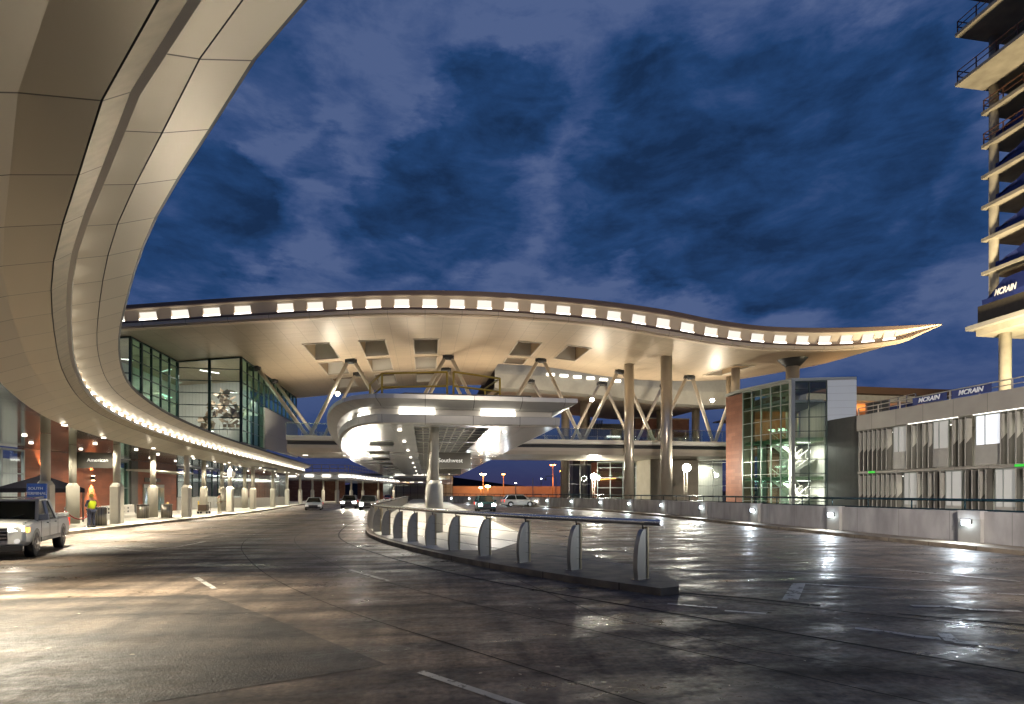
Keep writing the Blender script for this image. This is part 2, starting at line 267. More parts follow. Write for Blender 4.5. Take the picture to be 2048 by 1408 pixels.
# ------------------------------------------------------------ builders
def empty(name, loc=(0, 0, 0), rz=0, label=None, cat=None, group=None):
    o = bpy.data.objects.new(name, None); COL.objects.link(o); o.location = loc; o.rotation_euler = (0, 0, rz); o.empty_display_size = .3
    return tag(o, label, cat, group)
def tag(o, label=None, cat=None, group=None, kind=None):
    if label: o['label'] = label
    if cat: o['category'] = cat
    if group: o['group'] = group
    if kind: o['kind'] = kind
    return o
def root_loc(p):
    v = Vector((0, 0, 0))
    while p is not None: v += p.location; p = p.parent
    return v
class MB:
    def __init__(s): s.v = []; s.f = []; s.uv = []; s.mi = []; s.cur = 0; s.sm = []
    def face(s, pts, uv=None, smooth=False):
        i = len(s.v); s.v += [tuple(p) for p in pts]; s.f.append(tuple(range(i, i + len(pts)))); s.uv.append(uv or [(0, 0)] * len(pts)); s.mi.append(s.cur); s.sm.append(smooth)
    def box(s, a, b):
        x0, y0, z0 = [min(p, q) for p, q in zip(a, b)]; x1, y1, z1 = [max(p, q) for p, q in zip(a, b)]
        P = [(x0, y0, z0), (x1, y0, z0), (x1, y1, z0), (x0, y1, z0), (x0, y0, z1), (x1, y0, z1), (x1, y1, z1), (x0, y1, z1)]
        s.hexa(P)
    def hexa(s, P):
        i = len(s.v); s.v += [tuple(p) for p in P]
        for q in ((3, 2, 1, 0), (4, 5, 6, 7), (0, 1, 5, 4), (1, 2, 6, 5), (2, 3, 7, 6), (3, 0, 4, 7)):
            s.f.append(tuple(i + k for k in q)); s.uv.append([(0, 0)] * 4); s.mi.append(s.cur); s.sm.append(False)
    def bar(s, p, q, w, h, up=(0, 0, 1)):
        """box beam from p to q, w wide (sideways) h high (along up)"""
        p = Vector(p); q = Vector(q); d = (q - p).normalized(); up = Vector(up)
        if abs(d.dot(up)) > .99: up = Vector((1, 0, 0))
        sx = d.cross(up).normalized() * w / 2; sy = sx.cross(d).normalized() * h / 2
        s.hexa([p - sx - sy, p + sx - sy, q + sx - sy, q - sx - sy, p - sx + sy, p + sx + sy, q + sx + sy, q - sx + sy])
    def prism(s, poly, z0, z1):
        n = len(poly); s.face([(x, y, z1) for x, y in poly]); s.face([(x, y, z0) for x, y in reversed(poly)])
        for i in range(n):
            a, b = poly[i], poly[(i + 1) % n]; s.face([(a[0], a[1], z0), (b[0], b[1], z0), (b[0], b[1], z1), (a[0], a[1], z1)])
    def tube(s, pts, r, n=10, cap=True):
        pts = [Vector(p) for p in pts]; R = r if isinstance(r, (list, tuple)) else [r] * len(pts)
        rings = []; ref = None
        for i, p in enumerate(pts):
            d = (pts[min(i + 1, len(pts) - 1)] - pts[max(i - 1, 0)]).normalized()
            if ref is None: ref = Vector((0, 0, 1)) if abs(d.z) < .9 else Vector((1, 0, 0))
            a = (ref - d * ref.dot(d)).normalized(); b = d.cross(a); ref = a
            i0 = len(s.v); s.v += [tuple(p + (a * cos(2 * pi * k / n) + b * sin(2 * pi * k / n)) * R[i]) for k in range(n)]; rings.append(i0)
        for j in range(len(rings) - 1):
            for k in range(n):
                k2 = (k + 1) % n; s.f.append((rings[j] + k, rings[j] + k2, rings[j + 1] + k2, rings[j + 1] + k)); s.uv.append([(0, 0)] * 4); s.mi.append(s.cur); s.sm.append(True)
        if cap:
            for i0, rv in ((rings[0], True), (rings[-1], False)):
                f = list(range(i0, i0 + n)); f = f[::-1] if rv else f; s.f.append(tuple(f)); s.uv.append([(0, 0)] * n); s.mi.append(s.cur); s.sm.append(False)
    def sphere(s, c, r, n=10, m=7, sz=1):
        pts = [(c[0], c[1], c[2] - r * sz)]; s.tube([(c[0], c[1], c[2] - r * sz * cos(pi * i / m)) for i in range(m + 1)], [max(.001, r * sin(pi * i / m)) for i in range(m + 1)], n)
    def strip(s, rows, closed=False, uvs=None, smooth=False):
        """rows: list of point lists of equal length -> quads between neighbouring rows"""
        for i in range(len(rows) - 1):
            a, b = rows[i], rows[i + 1]; n = len(a)
            for k in range(n if closed else n - 1):
                k2 = (k + 1) % n; uv = None
                if uvs: uv = [uvs[i][k], uvs[i][k2], uvs[i + 1][k2], uvs[i + 1][k]]
                s.face([a[k], a[k2], b[k2], b[k]], uv, smooth)
    def build(s, name, mats, parent=None, loc=None, weld=False):
        me = bpy.data.meshes.new(name); off = root_loc(parent) if parent else Vector(loc or (0, 0, 0))
        if parent and loc: off = off + Vector(loc)
        me.from_pydata([tuple(Vector(v) - off) for v in s.v], [], s.f)
        mats = mats if isinstance(mats, (list, tuple)) else [mats]
        for m in mats: me.materials.append(m)
        uvl = me.uv_layers.new(name='UVMap'); k = 0
        for pi_, p in enumerate(me.polygons):
            p.material_index = min(s.mi[pi_], len(mats) - 1); p.use_smooth = s.sm[pi_]
            for j in range(p.loop_total): uvl.data[p.loop_start + j].uv = s.uv[pi_][j]
        if weld:
            bm = bmesh.new(); bm.from_mesh(me); bmesh.ops.remove_doubles(bm, verts=bm.verts, dist=.0005); bmesh.ops.recalc_face_normals(bm, faces=bm.faces); bm.to_mesh(me); bm.free()
        o = bpy.data.objects.new(name, me); COL.objects.link(o)
        if parent: o.parent = parent; o.location = loc or (0, 0, 0)
        else: o.location = off
        return o
def one(name, mats, parent, fn, **k):
    m = MB(); fn(m); return m.build(name, mats, parent, **k)
def boxp(name, m, parent, a, b): return one(name, m, parent, lambda q: q.box(a, b))
def copy_tree(o, parent=None):
    c = o.copy(); COL.objects.link(c)
    if parent is not None: c.parent = parent
    for ch in list(o.children): copy_tree(ch, c)
    return c
def lamp(kind, name, parent, loc, power, col=(1, .93, .8), size=.3, direction=(0, 0, -1), spot=120, blend=.6, size_y=None, spread=None):
    l = bpy.data.lights.new(name, kind); l.energy = power; l.color = col
    if kind == 'AREA':
        l.size = size
        if size_y: l.shape = 'RECTANGLE'; l.size_y = size_y
        if spread: l.spread = radians(spread)
    else: l.shadow_soft_size = size
    if kind == 'SPOT': l.spot_size = radians(spot); l.spot_blend = blend
    o = bpy.data.objects.new(name, l); COL.objects.link(o)
    o.rotation_euler = Vector(direction).to_track_quat('-Z', 'Y').to_euler()
    if parent: o.parent = parent; o.location = Vector(loc) - root_loc(parent)
    else: o.location = loc
    return o
def text(body, name, m, parent, center, size, xdir=(1, 0, 0), up=(0, 0, 1), ext=.01, shear=0, bold=0, align='CENTER', wscale=1):
    c = bpy.data.curves.new(name, 'FONT'); c.body = body; c.size = size; c.extrude = ext; c.align_x = align; c.align_y = 'CENTER'; c.shear = shear; c.offset = bold
    c.resolution_u = 3
    o = bpy.data.objects.new(name + '_src', c); COL.objects.link(o)
    me = bpy.data.meshes.new_from_object(o); bpy.data.objects.remove(o); bpy.data.curves.remove(c)
    X = Vector(xdir).normalized(); Z = Vector(up).normalized(); Nn = X.cross(Z)
    off = Vector(center) - root_loc(parent)
    for v in me.vertices: v.co = X * v.co.x * wscale + Z * v.co.y + Nn * v.co.z
    me.materials.clear(); me.materials.append(m)
    q = bpy.data.objects.new(name, me); COL.objects.link(q); q.parent = parent; q.location = off; return q
def crom(K, x):
    """smooth interpolation through knots"""
    if x <= K[0][0]: return K[0][1] + (x - K[0][0]) * (K[1][1] - K[0][1]) / (K[1][0] - K[0][0])
    if x >= K[-1][0]: return K[-1][1]
    i = max(j for j in range(len(K) - 1) if K[j][0] <= x); x0, y0 = K[i]; x1, y1 = K[i + 1]; h = x1 - x0; t = (x - x0) / h
    def sl(j):
        a = K[max(j - 1, 0)]; b = K[min(j + 1, len(K) - 1)]; return (b[1] - a[1]) / (b[0] - a[0])
    m0, m1 = sl(i), sl(i + 1)
    return (2*t**3 - 3*t*t + 1) * y0 + (t**3 - 2*t*t + t) * h * m0 + (-2*t**3 + 3*t*t) * y1 + (t**3 - t*t) * h * m1
def smooth_path(P, step):
    """Catmull-Rom through 2D points, resampled at equal arc length"""
    D = []
    for i in range(len(P) - 1):
        p0 = P[max(i - 1, 0)]; p1 = P[i]; p2 = P[i + 1]; p3 = P[min(i + 2, len(P) - 1)]
        for k in range(20):
            t = k / 20; q = []
            for a in range(2):
                q.append(.5 * (2*p1[a] + (p2[a] - p0[a]) * t + (2*p0[a] - 5*p1[a] + 4*p2[a] - p3[a]) * t*t + (-p0[a] + 3*p1[a] - 3*p2[a] + p3[a]) * t**3))
            D.append(tuple(q))
    D.append(tuple(P[-1])); out = [D[0]]; need = step; 
    for i in range(len(D) - 1):
        a = Vector(D[i]); b = Vector(D[i + 1]); d = (b - a).length; pos = 0
        while d - pos >= need: pos += need; out.append(tuple(a + (b - a) * pos / d)); need = step
        need -= d - pos
    return out
def normals(P):
    out = []
    for i in range(len(P)):
        a = Vector(P[max(i - 1, 0)]); b = Vector(P[min(i + 1, len(P) - 1)]); d = (b - a).normalized(); out.append((-d.y, d.x))
    return out
def struct(o): return tag(o, kind='structure')

# ------------------------------------------------------------ ground, roads, markings
def sheet(name, m, polys, z):
    q = MB()
    for p in polys: q.face([(x, y, z) for x, y in p])
    return struct(q.build(name, m))
sheet('ground', M['ground'], [[(-1500, -300), (1500, -300), (1500, 2500), (-1500, 2500)]], -.012)
sheet('road', M['road'], [[(-19, -25), (24, -25), (24, 175), (-19, 175)]], 0)
sheet('road_patch', M['asph'], [[(-16.0, 2.0), (-2.6, 5.7), (-.43, 6.52), (-2.45, 9.3), (-4.19, 11.53), (-9.5, 11.7), (-16.2, 11.9)]], .004)
def curved_island(name, poly, m_top, z=.15):
    q = MB(); q.face([(x, y, z) for x, y in poly]); n = len(poly)
    for i in range(n):
        a, b = poly[i], poly[(i + 1) % n]; q.cur = 1; q.face([(a[0], a[1], -.01), (b[0], b[1], -.01), (b[0], b[1], z), (a[0], a[1], z)])
    return struct(q.build(name, m_top))
IL = [(4.5, 10.05), (3.95, 10.8), (3.1, 12.0), (1.95, 13.9), (1.0, 15.7), (.1, 17.7), (-.75, 19.8), (-1.7, 22.4), (-2.45, 25.2), (-2.9, 28.0), (-3.25, 32), (-3.5, 38), (-3.6, 60), (-3.6, 158)]
IR = [(4.6, 158), (4.6, 30), (4.7, 20), (5.0, 14), (5.3, 11.6), (5.2, 10.75), (4.95, 10.2)]
curved_island('traffic_island', (IL + IR), [M['kerb'], M['kerb']])
isl_top = [(x + .28, y + .1) for x, y in IL[5:]] + [(4.3, 158), (4.3, 30), (4.3, 22), (2.2, 17.5)]
sheet('island_paving', M['walk'], [isl_top], .154)
sheet('sidewalk', [M['walk'], M['kerb']], [[(-26, 14), (-16.7, 27), (-16.7, 60), (-18.2, 75), (-19.6, 92), (-19.6, 104), (-12.2, 112), (-10.5, 128), (-6, 150), (-6, 175), (-60, 175), (-60, 14)]], .15)
kp = [(-26, 14), (-16.7, 27), (-16.7, 60), (-18.2, 75), (-19.6, 92), (-19.6, 104), (-12.2, 112), (-10.5, 128), (-6, 150), (-6, 175)]
q = MB()
for a, b in zip(kp, kp[1:]):
    q.face([(a[0], a[1], -.01), (b[0], b[1], -.01), (b[0], b[1], .149), (a[0], a[1], .149)])
struct(q.build('kerb', M['kerb']))
# right-hand walkway in front of the barrier wall
WP = smooth_path([(20.2, -12), (20.2, 0), (20.1, 15.6), (20.1, 24.3), (20.3, 31.1), (20.6, 39.6), (20.5, 46), (19.8, 57), (17.8, 66.5), (14.5, 80), (9.5, 95), (4.5, 106), (-1, 112)], 1.15)
WN = normals(WP)
q = MB()
def off(i, d, z): return (WP[i][0] + WN[i][0] * d, WP[i][1] + WN[i][1] * d, z)
rows = [[off(i, 1.35, -.01), off(i, 1.33, .15), off(i, 1.1, .155), off(i, -.1, .155)] for i in range(len(WP))]
q.strip(rows); struct(q.build('walkway', M['kerb']))
mk = MB()
def ml(x0, y0, x1, y1, w=.12):
    d = Vector((x1 - x0, y1 - y0)).normalized(); n = Vector((-d.y, d.x)) * w / 2
    mk.face([(x0 - n.x, y0 - n.y, .008), (x1 - n.x, y1 - n.y, .008), (x1 + n.x, y1 + n.y, .008), (x0 + n.x, y0 + n.y, .008)])
def pl(P, w):
    for a, b in zip(P, P[1:]): ml(*a, *b, w)
mk.face([(7.98, 10.97, .008), (6.52, 9.28, .008), (6.83, 9.23, .008), (8.27, 10.93, .008)])
pl([(8.23, 10.87), (9.88, 9.86), (11.55, 9.04), (15, 7.6)], .11); pl([(5.85, 13.73), (8.88, 12.69), (9.52, 12.07), (11.65, 10.67)], .09); pl([(9.68, 13.83), (11.93, 12.57), (13.2, 10.4)], .13)
pl([(8.47, 8.47), (9.1, 8.29), (9.16, 8.07), (9.88, 7.79)], .14); pl([(6.25, 7.2), (6.62, 6.85), (6.72, 6.67), (6.95, 6.5)], .13); pl([(7.3, 6.8), (6.98, 6.35), (7.22, 6.2)], .17); pl([(7.18, 6.09), (7.38, 5.85)], .13)
pl([(5.0, 8.61), (5.55, 8.29)], .10); pl([(4.3, 9.31), (5.0, 8.85)], .10); pl([(-.05, 6.2), (.8, 5.18), (1.5, 4.4)], .10); pl([(-1.91, 14.67), (-.83, 12.72)], .11); pl([(-5.32, 13.94), (-4.3, 12.22)], .11)
pl([(-10.83, 21.43), (-9.45, 20.37), (-8.96, 22.04), (-8.82, 24.0)], .12); pl([(-12.2, 22.6), (-9.9, 22.2)], .3)
for x in (-7.6, -11.6, 8.4, 12.6):
    for y in (58, 72, 86): ml(x, y, x, y + 4, .12)
tag(mk.build('road_marking', M['paint']), kind='structure')
mk = MB()   # trench drain lines (sealed joints) running across the carriageway and round the island tip
def pl(P, w):
    for a, b in zip(P, P[1:]): ml(*a, *b, w)
pl([(5.0, 10.28), (6.06, 9.55), (6.88, 8.72)], .13); pl([(4.97, 10.05), (6.47, 8.7), (8.54, 6.69), (11, 4.2)], .05); pl([(7.68, 7.95), (8.93, 6.99), (12, 4.6)], .09)
ISLC = [(4.5, 10.05), (3.95, 10.8), (3.1, 12.0), (1.95, 13.9), (1.0, 15.7), (.1, 17.7), (-.75, 19.8), (-1.7, 22.4), (-2.45, 25.2), (-2.9, 28.0), (-3.25, 32), (-3.5, 38), (-3.6, 60), (-3.6, 150)]
SC = smooth_path([(9.5, 3.2)] + ISLC, 1.0); SN = normals(SC)
for o_, w in ((1.25, .07), (3.1, .022), (5.0, .022)): pl([(p[0] + n[0] * o_, p[1] + n[1] * o_) for p, n in zip(SC, SN)], w)
for k in ():
    p, n = SC[k], SN[k]; ml(p[0] + n[0] * .02, p[1] + n[1] * .02, p[0] + n[0] * 12, p[1] + n[1] * 12, .028)
for y in range(4, 150, 12): ml(6, y, 19, y + 1.5, .02)
pl([(13, 2), (12.9, 60), (12, 110)], .02); pl([(1.85, 13.63), (2.82, 8.64), (4.08, 6.43), (5.53, 5.06)], .02)
for i_, v_ in enumerate(mk.v): mk.v[i_] = (v_[0], v_[1], .006)
struct(mk.build('road_joint', mat('tar_joint', (.012, .011, .01), .75, 0, .2)))
hl = MB()
prev = None; pts = []
for i in range(60):
    x = -500 + i * 20; pts.append((x, 420 + 20 * sin(i), 7 + 5 * sin(i * .31) + 3 * sin(i * .77 + 1)))
hl.strip([[(x, y, -1), (x, y, max(3, z)), (x, y + 120, -1)] for x, y, z in pts])
struct(hl.build('hills', mat('dark_hillside', (.012, .014, .02), .95)))

rl_ = random.Random(5)
q = MB()
for k in range(150):
    x = rl_.uniform(-9, 17); y = rl_.uniform(3.4, 22); a = rl_.uniform(0, 6.28); s_ = rl_.uniform(.012, .04)
    if -3 < x < 6 and y > 9.5 and x > 4.8 - (y - 10) * .62 - .4: continue
    c, d = cos(a) * s_, sin(a) * s_; q.face([(x + c, y + d, .010), (x - d * .6, y + c * .6, .012), (x - c, y - d, .010), (x + d * .6, y - c * .6, .014)])
lt = q.build('road_grit', mat('pale_grit', (.45, .40, .30), .7)); tag(lt, 'pale grit and leaf scraps scattered over the wet road', 'litter', kind='stuff')

# ------------------------------------------------------------ terminal kerb canopy (sweeping overhead on the left)
EP = smooth_path([(7.5, -1.5), (3.2, 1.3), (.8, 3.3), (-1.2, 5.35), (-2.6, 7.25), (-4.65, 10.25), (-6.95, 14.2), (-9.1, 18.2), (-11.2, 22.7), (-12.65, 26.6), (-13.9, 31.3), (-14.85, 36), (-15.7, 42), (-16.4, 49), (-16.95, 57.5), (-17.7, 71.5), (-19.0, 98)], 1.5)
EN = normals(EP)
def bandmesh(P, Nn, prof, sgn=1):
    rows = []; uvs = []
    for i in range(len(P)):
        rows.append([(P[i][0] + Nn[i][0] * n * sgn, P[i][1] + Nn[i][1] * n * sgn, z) for n, z in prof]); uvs.append([(i * 1.5, k) for k in range(len(prof))])
    q = MB(); q.strip(rows, uvs=uvs); return q
# inward = left of travel direction for EP (path runs away from camera, canopy lies on its left)
tcan = empty('terminal_canopy', (-15, 35, 0), 0, 'long curved bronze metal canopy with a lit cove sweeping overhead at upper left', 'canopy')
bandmesh(EP, EN, [(.0, 6.62), (-.03, 6.5), (.02, 6.46)]).build('edge_trim', M['darkmetal'], tcan)
bandmesh(EP, EN, [(.02, 6.46), (.50, 6.20)]).build('eave_panel', M['champ'], tcan)
bandmesh(EP, EN, [(.515, 6.195), (1.3, 5.88)]).build('cove_panel', M['champ'], tcan)
bandmesh(EP, EN, [(.50, 6.20), (.508, 6.25), (.515, 6.195)]).build('shadow_gap', M['darkmetal'], tcan)
bandmesh(EP, EN, [(1.3, 5.88), (1.31, 5.58), (1.0, 5.58), (.99, 5.66)]).build('light_trough', M['washer'], tcan)
bandmesh(EP, EN, [(.98, 5.66), (1.27, 5.40)]).build('lip_band', M['lipm'], tcan)
bandmesh(EP, EN, [(1.287, 5.393), (1.82, 5.18)]).build('lower_band', M['bronze'], tcan)
bandmesh(EP, EN, [(1.27, 5.40), (1.28, 5.43), (1.287, 5.393)]).build('shadow_gap', M['darkmetal'], tcan)
bandmesh(EP, EN, [(1.82, 5.18), (2.5, 4.84)]).build('inner_band', M['champ'], tcan)
sof = MB()
for i in range(len(EP) - 1):
    a = (EP[i][0] + EN[i][0] * 2.5, EP[i][1] + EN[i][1] * 2.5); b = (EP[i + 1][0] + EN[i + 1][0] * 2.5, EP[i + 1][1] + EN[i + 1][1] * 2.5)
    sof.face([(a[0], a[1], 4.84), (b[0], b[1], 4.84), (-25.4, max(b[1], -8) - .0, 4.84), (-25.4, max(a[1], -8), 4.84)])
sof.build('soffit', M['mirror'], tcan)
bandmesh(EP, EN, [(0, 6.62), (2.5, 6.7), (9.0, 6.75)]).build('roof_deck', M['darkmetal'], tcan)
fx = MB()
nfx = 0
for i in range(3, len(EP) - 1):
    p = Vector(EP[i]); qn = Vector(EN[i]); t = (Vector(EP[i + 1]) - p).normalized()
    a = p + t * .38; b = p + t * 1.10
    f = MB(); A = [a + qn * 1.06, b + qn * 1.06, b + qn * 1.16, a + qn * 1.16]
    P = [(v.x, v.y, 5.60) for v in A] + [(v.x, v.y, 5.84) for v in A]; f.hexa(P); f.build('light_fixture', M['e_warm'], tcan); dv = MB(); g0 = p - t * .05; g1 = p + t * .05; A = [g0 + qn * 1.0, g1 + qn * 1.0, g1 + qn * 1.3, g0 + qn * 1.3]; dv.hexa([(v.x, v.y, 5.585) for v in A] + [(v.x, v.y, 5.86) for v in A]); dv.build('cove_divider', M['rooftrim'], tcan); nfx += 1
COLS = [(-18.0, 29.6, 0), (-18.1, 36.0, 0), (-17.9, 45.2, 0), (-18.2, 55.5, 0), (-18.9, 65, 0), (-19.4, 75, 0), (-20.0, 85, 0), (-20.3, 95, 0),
        (-20.8, 36.6, 1), (-20.3, 45.3, 1), (-20.3, 55, 1), (-20.6, 60.5, 1), (-21.3, 70, 1)]
def canopy_column(parent, x, y, rnd, top, zc=.15, mshaft=None, rb=.33):
    def sh(q):
        if rnd: q.tube([(x, y, 2.5), (x, y, top)], .19, 16)
        else: q.tube([(x, y, 2.5), (x, y, top)], [.20, .20], 8)
    c = one('column', mshaft or M['cream'], parent, sh)
    def bs(q):
        if rnd: q.tube([(x, y, zc), (x, y, zc + 2.2), (x, y, zc + 2.42)], [rb, rb, .19], 24)
        else:
            w = .29
            def sq(w, z, ch): return [(x - w + ch, y - w, z), (x + w - ch, y - w, z), (x + w, y - w + ch, z), (x + w, y + w - ch, z), (x + w - ch, y + w, z), (x - w + ch, y + w, z), (x - w, y + w - ch, z), (x - w, y - w + ch, z)]
            q.strip([sq(w, zc, .09), sq(w, zc + 2.2, .09), sq(.19, zc + 2.42, .07)], closed=True)
    b = one('column_base', M['cream'], c, bs); return c
for x, y, r in COLS: canopy_column(tcan, x, y, r, 4.82)
for y0 in [21.5 + 4.6 * k for k in range(16)]:
    for x0 in (-19.3, -22.6):
        if y0 < 29 and x0 > -21: continue
        x = x0 + (.4 if int(y0) % 2 else -.3); 
        d = MB(); d.tube([(x, y0, 4.83), (x, y0, 4.78)], .10, 12); d.build('downlight', M['e_dl'], tcan)
        lamp('SPOT', 'downlight_beam', tcan, (x, y0, 4.74), 700, (1, .90, .72), .12, (.0, 0, -1), 150, .5)
# two kerb-edge floods near the camera that light the wet road below the canopy
for (x, y, tx, ty, pw) in ((-8.4, 10.6, -6.4, 10.0, 15000), (-11.6, 17.5, -11.8, 16.2, 3500), (-14.2, 25.5, -13.2, 25, 9000), (-15.6, 31, -14.0, 30.5, 9000), (-16.4, 38, -14.8, 37.5, 8000), (-17.2, 46, -15.8, 46, 8000), (-17.5, 55, -15.8, 55, 8000), (-17.8, 66, -16.5, 66, 4000), (-18.5, 80, -17, 80, 4000)):
    d = MB(); d.tube([(x - .6, y, 4.83), (x - .6, y, 4.77)], .10, 12); d.build('downlight', M['e_dl'], tcan)
    lamp('SPOT', 'downlight_beam', tcan, (x - .6, y, 4.73), pw, (1, .90, .70), .1, (tx - x, ty - y, -4.5), 95, .8)

# ------------------------------------------------------------ bus canopy in the middle
bus = empty('bus_canopy', (.5, 26, 0), 0, 'central island canopy with rounded left nose and yellow roof railing', 'canopy')
def bus_canopy(root, P, zt, backY, lights=True):
    """P: outer edge path, corner front-right first, running left then back"""
    Nn = normals(P)
    # sharp front-right corner: prepend
    def ring(prof, name, m):
        rows = []; uvs = []; L = 0
        for i in range(len(P)):
            if i: L += (Vector(P[i]) - Vector(P[i - 1])).length
            rows.append([(P[i][0] + INN[i][0] * n, P[i][1] + INN[i][1] * n, z) for n, z in prof]); uvs.append([(L, k) for k in range(len(prof))])
        q = MB(); q.strip(rows, uvs=uvs); q.build(name, m, root)
    INN = []
    for i in range(len(P)):
        INN.append(P[i][2:])
    ring([(.9, zt + .25), (.2, zt + .12), (0, zt + .08), (0, zt - .10)], 'roof_edge', M['greyring'])
    ring([(0, zt - .10), (.55, zt - .36), (.95, zt - .40)], 'cove_panel', M['greyring'])
    ring([(.95, zt - .40), (.98, zt - .78), (.68, zt - .78)], 'light_trough', M['washer'])
    ring([(.68, zt - .78), (.66, zt - .68), (.64, zt - .70), (.66, zt - 1.04), (.80, zt - 1.10)], 'fascia_ring', M['greyring'])
    ring([(.80, zt - 1.10), (2.0, zt - 1.06)], 'soffit_border', M['whitepanel'])
def bus_path(x1, yf, yb, nose):
    """points with inward mitre vectors"""
    pts = [(x1, yb), (x1, yf)] + nose
    out = []
    out.append((x1, yb, -1, 0)); 
    y = yb
    while y - 2.1 > yf + .5: y -= 2.1; out.append((x1, y, -1, 0))
    out.append((x1, yf, -1, 1))
    n = len(out); x = x1
    sp = smooth_path([(x1, yf), (x1 - 2, yf)] + nose, 1.0)
    nn = normals(sp)
    for i in range(1, len(sp)):
        out.append((sp[i][0], sp[i][1], -nn[i][0], nn[i][1] * -1))
    # orientation check: inward must point towards +Y at the front
    k = n + 1
    if out[k][3] < 0: out = out[:n] + [(a, b, -c, -d) for a, b, c, d in out[n:]]
    return out
nose = [(.5, 23.65), (-1.2, 23.65), (-2.4, 23.85), (-3.3, 24.7), (-4.1, 26.4), (-4.9, 29.3), (-5.65, 33.5), (-6.5, 40), (-7.2, 48), (-7.6, 58), (-7.8, 75), (-7.8, 98)]
BP = bus_path(6.7, 23.65, 98, nose)
bus_canopy(bus, BP, 6.08, 98)
# roof top and raised cap
q = MB(); q.face([(x + a * .9, y + b * .9, 6.33) for x, y, a, b in BP[::2]]); q.build('roof_top', M['darkmetal'], bus)
q = MB(); q.prism([(4.9, 25.2), (4.9, 97), (-5.4, 97), (-4.2, 36), (-2.0, 27), (-.9, 25.2)], 6.34, 6.50); q.build('roof_cap', M['black'], bus)
# white soffit fields with open framed bays between
def soffit_bays(root, z, y0, y1, xl, xr):
    q = MB(); q.face([(xl(y0) + .2, y0, z + .75), (xr, y0, z + .75), (xr, y1, z + .75), (xl(y1) + .2, y1, z + .75)]); q.build('void_deck', M['black'], root)
    # solid panels
    q = MB(); y = y0; k = 0
    while y < y1 - .1:
        yb = min(y + 2.0, y1)
        L0, L1 = xl(y), xl(yb)
        w_ = 1.5 if k % 4 < 2 and y > 30 else 3.0; q.face([(L0, y, z), (min(L0 + w_, -1.9), y, z), (min(L1 + w_, -1.9), yb, z), (L1, yb, z)])      # left field, open bay every other
        q.face([(-1.9, y, z), (-.5, y, z), (-.5, yb, z), (-1.9, yb, z)])
        if k % 5 == 4 or k == 0: q.face([(-.5, y, z), (3.0, y, z), (3.0, y + .7, z), (-.5, y + .7, z)])
        q.face([(3.0, y, z), (xr, y, z), (xr, yb, z), (3.0, yb, z)])
        L0 += 3.0; L1 += 3.0
        if L1 < -1.9: q.face([(L0, y, z), (-1.9, y, z), (-1.9, yb, z), (L1, yb, z)])
        y = yb; k += 1
    q.build('soffit_panels', M['whitepanel'], root)
    q = MB(); y = y0 + .3
    while y < y1:
        q.bar((-.5, y, z + .06), (3.0, y, z + .05), .05, .03); y += 1.3
        
    for x in (-.1, .25, 1.1, 1.5, 1.95, 2.5):
        q.bar((x, y0, z + .16), (x, y1, z + .12), .06, .04)
    y = y0
    while y < y1:
        q.bar((xl(y) + 1.4, y, z + .05), (xl(y) + 3.1, y, z + .05), .05, .03); y += 1.3
    q.build('ceiling_grid', mat('ceiling_grid_metal', (.62, .60, .55), .5, .1), root)
def xlf(y): return crom([(24.8, -2.3), (26, -3.1), (28, -3.7), (31, -4.3), (36, -5.0), (42, -5.6), (50, -6.1), (60, -6.35), (98, -6.5)], y)
soffit_bays(bus, 5.03, 24.9, 96, xlf, 4.75)
# light panels on the front and along the sides
def light_box(root, c, t, n, ln, z0, z1, m, d=.05):
    c = Vector(c); t = Vector(t); n = Vector(n); A = [c - t * ln / 2, c + t * ln / 2, c + t * ln / 2 + n * d, c - t * ln / 2 + n * d]
    q = MB(); q.hexa([(v.x, v.y, z0) for v in A] + [(v.x, v.y, z1) for v in A]); q.build('light_panel', m, root)
for x in (-.35, 3.25): light_box(bus, (x, 23.65 + .88), (1, 0), (0, 1), 1.55, 5.34, 5.66, M['e_bus'])
acc_l = 0
for i in range(len(BP) - 1):
    x, y, a, b = BP[i]; x2, y2, a2, b2 = BP[i + 1]
    if y > 25.2 and (x < 0) and y < 96:
        acc_l += 1
        if acc_l % 3 == 1:
            t = (Vector((x2, y2)) - Vector((x, y))).normalized(); nn = Vector((a, b)).normalized()
            light_box(bus, Vector((x, y)) + nn * .9, t, nn, 1.3, 5.34, 5.62, M['e_bus'])
for y in range(28, 96, 6): light_box(bus, (6.7 - .93, y), (0, 1), (-1, 0), 1.5, 5.34, 5.62, M['e_bus'])
for y in [25.8 + 8.0 * k for k in range(9)]:
    canopy_column(bus, .45, y, 1, 5.75, .15, rb=.38)
for y in (27, 33, 40, 48, 57, 67, 78, 90):
    for x in (-1.2, 3.9):
        q = MB(); q.tube([(x, y, 5.02), (x, y, 4.97)], .10, 10); q.build('downlight', M['e_dl'], bus)
        lamp('SPOT', 'downlight_beam', bus, (x, y, 4.93), 1400, (1, .93, .80), .12, (0, 0, -1), 150, .5)
# yellow guard railing on the roof
def railing(root, P, z0, h, m, r=.03, posts=True, name='railing'):
    q = MB()
    q.tube([(x, y, z0 + h) for x, y in P], r, 8); q.tube([(x, y, z0 + h * .5) for x, y in P], r, 8)
    for x, y in P: q.tube([(x, y, z0), (x, y, z0 + h)], r, 8)
    return q.build(name, m, root)
rl = railing(bus, [(-2.9, 30.2), (-2.05, 27.3), (1.05, 26.5)], 6.42, 1.35, M['yellow'], r=.05, name='roof_railing')
railing(bus, [(1.35, 26.4), (3.75, 27.6), (3.3, 30.4)], 6.42, 1.35, M['yellow'], r=.05, name='roof_railing')
